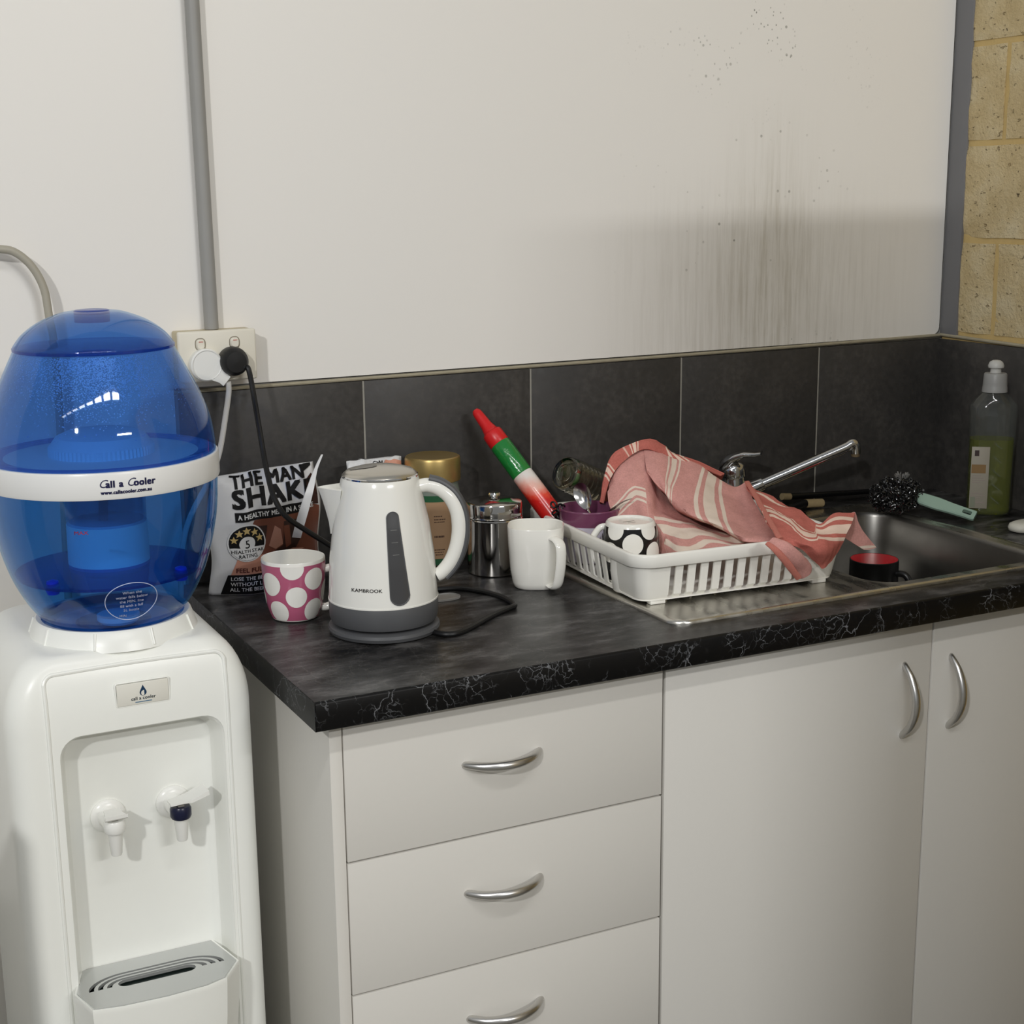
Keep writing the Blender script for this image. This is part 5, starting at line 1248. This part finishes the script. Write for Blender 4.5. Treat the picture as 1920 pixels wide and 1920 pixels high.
# lower front lay
A1 = [[(0.8643,-0.2,1.0294),(0.8853,-0.2,1.0655),(0.9271,-0.2,1.0769),(0.9703,-0.19,1.0595),(1.011,-0.19,1.035),(1.0508,-0.2,1.0109),(1.0893,-0.22,0.9886)],[(0.8526,-0.215,1.0163),(0.8801,-0.22,1.0439),(0.9119,-0.228,1.0463),(0.9509,-0.213,1.0359),(0.993,-0.21,1.0184),(1.0307,-0.23,0.9921),(1.0663,-0.26,0.9765)],[(0.8456,-0.23,1.0029),(0.8738,-0.24,1.0227),(0.8999,-0.252,1.0264),(0.9342,-0.232,1.011),(0.9638,-0.24,0.9923),(1.0037,-0.27,0.9765),(1.0411,-0.31,0.9631)],[(0.8414,-0.25,0.9904),(0.8672,-0.262,1.0024),(0.8867,-0.278,1.0049),(0.9201,-0.262,0.9925),(0.9475,-0.28,0.9803),(0.9745,-0.32,0.97),(1.0102,-0.36,0.9615)],[(0.8419,-0.265,0.9766),(0.8658,-0.28,0.9827),(0.8801,-0.298,0.9846),(0.9054,-0.3,0.9846),(0.9274,-0.325,0.9788),(0.9496,-0.37,0.9713),(0.9788,-0.41,0.968)],[(0.8424,-0.28,0.9588),(0.8661,-0.295,0.9632),(0.8782,-0.325,0.9704),(0.8897,-0.345,0.9731),(0.9084,-0.375,0.9722),(0.9313,-0.41,0.9711),(0.9701,-0.435,0.9694)],[(0.8459,-0.29,0.9314),(0.87,-0.3,0.9306),(0.8701,-0.35,0.939),(0.8577,-0.41,0.9536),(0.8773,-0.435,0.963),(0.9177,-0.443,0.9662),(0.9738,-0.443,0.9658)]]
def sA1(u, v):
    wob = 0.035 * sin(u * 14) 
    g1 = (v - 0.30 - 0.16 * abs(u * 6 - 1.35) * 0.5) / 0.15 if u < 0.33 else -9.0
    g2 = (v - 0.60 - wob - 0.06 * (1 - u)) / 0.30 if u > 0.36 else -9.0
    return (g1, g2)
cloth(A1, sA1, 0, 8, 0.0024, seed=1)
# upper lay, folded edge running diagonally down to the right
A2 = [[(0.9243,-0.2012,1.0807),(0.9618,-0.203,1.07),(0.9974,-0.21,1.0541),(1.0242,-0.22,1.0429),(1.047,-0.235,1.0207),(1.0653,-0.25,1.0111),(1.0811,-0.255,1.0164)],[(0.9231,-0.2065,1.0715),(0.9436,-0.23,1.058),(0.9689,-0.243,1.0374),(0.9901,-0.262,1.0275),(1.018,-0.28,1.0109),(1.0367,-0.305,0.9965),(1.0591,-0.31,0.9993)],[(0.918,-0.218,1.0602),(0.9258,-0.255,1.0436),(0.9368,-0.27,1.0208),(0.9464,-0.31,1.0128),(0.976,-0.338,0.9991),(0.9938,-0.375,0.9853),(1.0254,-0.385,0.9878)],[(0.9128,-0.231,1.0493),(0.9196,-0.262,1.027),(0.9264,-0.285,1.0053),(0.9214,-0.335,0.9987),(0.9388,-0.385,0.9901),(0.9375,-0.46,0.9831),(0.9886,-0.462,0.9792)],[(0.9224,-0.222,1.0452),(0.9365,-0.245,1.0198),(0.9493,-0.262,0.9936),(0.9537,-0.3,0.9827),(0.9702,-0.35,0.9748),(0.9669,-0.425,0.9685),(1.0015,-0.44,0.9707)]]
def sA2(u, v):
    x = u * 6
    return ((x - 1.18 - 0.25 * v) / 0.62, (x - (2.98 - 0.25 * sin(v * 4)) - 0.55 * v) / (1.15 + 0.15 * v))
cloth(A2, sA2, 0, 8, 0.0016, seed=4)
# rolled top edge showing the darker face
Bc = [[(0.8497,-0.207,0.9991),(0.862,-0.207,1.0376),(0.8847,-0.209,1.0635),(0.9208,-0.21,1.079),(0.9603,-0.21,1.0661),(0.9992,-0.215,1.0496),(1.0338,-0.224,1.0366),(1.0544,-0.227,1.0264)],[(0.8467,-0.204,1.0006),(0.857,-0.204,1.0468),(0.8757,-0.203,1.0752),(0.9296,-0.202,1.0897),(0.9623,-0.202,1.0783),(0.9802,-0.207,1.0647),(1.0235,-0.212,1.0477),(1.063,-0.222,1.0274)],[(0.8549,-0.19,0.9946),(0.8653,-0.19,1.0404),(0.8836,-0.19,1.0691),(0.9384,-0.188,1.0835),(0.9714,-0.188,1.072),(0.9894,-0.193,1.0583),(1.0331,-0.198,1.0411),(1.0716,-0.21,1.022)],[(0.8794,-0.17,0.971),(0.8921,-0.165,1.0034),(0.9147,-0.16,1.022),(0.9578,-0.158,1.0349),(0.9912,-0.158,1.0317),(1.0103,-0.165,1.0222),(1.0492,-0.175,1.0113),(1.0786,-0.19,1.0065)]]
def sB(u, v):
    x = u * 7
    return ((x - 0.85) / 0.55 if x < 2.2 else (x - 2.45) / 0.28, (x - 4.15) / 1.3)
cloth(Bc, sB, 1, 6, 0.0006, seed=7)
# right hand lay, salmon face up, spilling over the rack corner
Cc = [[(1.0747,-0.2623,1.02),(1.0788,-0.2838,1.013),(1.0808,-0.3364,1.006),(1.0782,-0.3928,1.0),(1.0702,-0.4539,0.993),(1.1033,-0.4453,0.999),(1.1341,-0.4574,1.002)],[(1.0394,-0.3337,1.014),(1.044,-0.3548,1.009),(1.049,-0.3921,1.003),(1.0511,-0.4345,0.997),(1.0608,-0.4659,0.99),(1.0855,-0.4677,0.994),(1.1172,-0.4735,0.994)],[(1.005,-0.4012,1.007),(1.0179,-0.4089,1.003),(1.0298,-0.4318,0.998),(1.0368,-0.4594,0.993),(1.0507,-0.4801,0.986),(1.0701,-0.4872,0.986),(1.0995,-0.486,0.984)],[(0.9816,-0.4514,1.0),(0.9932,-0.4588,0.997),(1.0028,-0.4799,0.993),(1.0098,-0.5029,0.989),(1.029,-0.5101,0.982),(1.0561,-0.5051,0.977),(1.0852,-0.4945,0.973)],[(0.9648,-0.4894,0.993),(0.9798,-0.4919,0.991),(0.9877,-0.511,0.987),(1.0021,-0.5206,0.978),(1.023,-0.5209,0.967),(1.0504,-0.5084,0.961),(1.078,-0.4922,0.959)],[(0.9625,-0.5,0.99),(0.9759,-0.507,0.986),(0.9928,-0.5112,0.974),(1.0152,-0.5049,0.959),(1.0297,-0.5041,0.946),(1.0405,-0.5053,0.937),(1.0621,-0.4971,0.946)]]
def sC(u, v): 
    return ((v - 0.36 + 0.10 * sin(u * 9)) / 0.20 if u < 0.62 else (v - 0.10 - (u - 0.7) * 0.1) / 0.50, (v - 0.075) / 0.22 if 0.05 < u < 0.45 and v < 0.12 else -9)
cloth(Cc, sC, 1, 7, 0.0020, seed=9)
# hem along its left side
hem = [Vector(Cc[i][0]) + Vector((0.003, -0.002, 0.001)) for i in range(6)]
# drooping far corner
cy_ = Cc[0][6][1]
Dc = [[(1.1325,-0.4534,1.0006),(1.1374,-0.4534,1.0009),(1.1385,-0.4534,1.0)],[(1.1234,-0.4534,0.9829),(1.1373,-0.4534,0.9846),(1.1476,-0.4534,0.9802)],[(1.1202,-0.4534,0.9653),(1.1422,-0.4534,0.9677),(1.1628,-0.4534,0.9604)],[(1.1348,-0.4534,0.9546),(1.1549,-0.4534,0.9556),(1.1735,-0.4534,0.9493)],[(1.1556,-0.4534,0.9415),(1.1679,-0.4534,0.94),(1.1801,-0.4534,0.9419)]]
cloth(Dc, lambda u, v: (-9, (v - 0.86) / 0.12 * 0.5 + 0.3 if v > 0.86 else -9), 0, 6, 0.0012, seed=12)
# soft roll hanging over the front of the rim
rp_ = [(0.9462,-0.5058,0.99),(0.9523,-0.5225,0.982),(0.9709,-0.523,0.966),(0.9941,-0.512,0.9467),(1.0047,-0.51,0.9339)]
def roll(pts, radii):
    P = spline(pts, 6); lp = []
    for i, p in enumerate(P):
        t = i / (len(P) - 1) * (len(radii) - 1); k = min(int(t), len(radii) - 2); r = radii[k] + (radii[k + 1] - radii[k]) * (t - k)
        d = (P[min(i + 1, len(P) - 1)] - P[max(i - 1, 0)]).normalized(); a = Vector((0.80, -0.45, 0.40)); a = (a - d * a.dot(d)).normalized(); b = d.cross(a)
        lp.append([p + a * (r * cos(2 * pi * j / 20) * (1 + 0.16 * noise.noise(p * 70 + Vector((j * 0.9, 0, 0))))) + b * (r * 0.55 * sin(2 * pi * j / 20)) for j in range(20)])
    return lp
lp = roll(rp_, (0.007, 0.0105, 0.0130, 0.0145, 0.0145, 0.0095))
o = len(tw.v); mbr = MB().loft(lp)
tw.v += mbr.v
for f in mbr.f: tw.f.append(tuple(i + o for i in f)); tuv.append([NO] * len(f)); tmi.append(0)
te = put('tea_towel', tw, [M_pale, M_salm], None, smooth=50, fixn=True)
te.data.polygons.foreach_set('material_index', tmi)
uvl = te.data.uv_layers.new(name='UVMap')
k = 0
flat = []
for p, us in zip(te.data.polygons, tuv):
    # normals may have been flipped: match by vertex order
    vi = list(p.vertices)
    flat.append((p.loop_indices, vi, us))
vmap = {}
for (li, vi, us), f in zip(flat, tw.f):
    d_ = dict(zip(f, us))
    for l, v in zip(li, vi): uvl.data[l].uv = d_[v]
M_hem = mat('salmon_hem', srgb(188, 114, 100), 0.9, noise_amt=0.12, noise_scale=400, bump=0.3, bump_scale=500)
hm = MB().tube(hem, 0.0040, 12, 6, flat=0.30, up=(-0.5, -0.75, 0.5))
put('hem', hm, M_hem, te)
ed = roll([Vector(p) for p in [(0.9358,-0.5099,0.989),(0.9414,-0.525,0.98),(0.9592,-0.5278,0.96),(0.9825,-0.524,0.9353)]], (0.003, 0.0045, 0.0052, 0.0045))
put('turned_edge', MB().loft(ed), M_hem, te)
tag(te, 'pink and cream striped tea towel heaped over the right of the dish rack', 'tea towel')
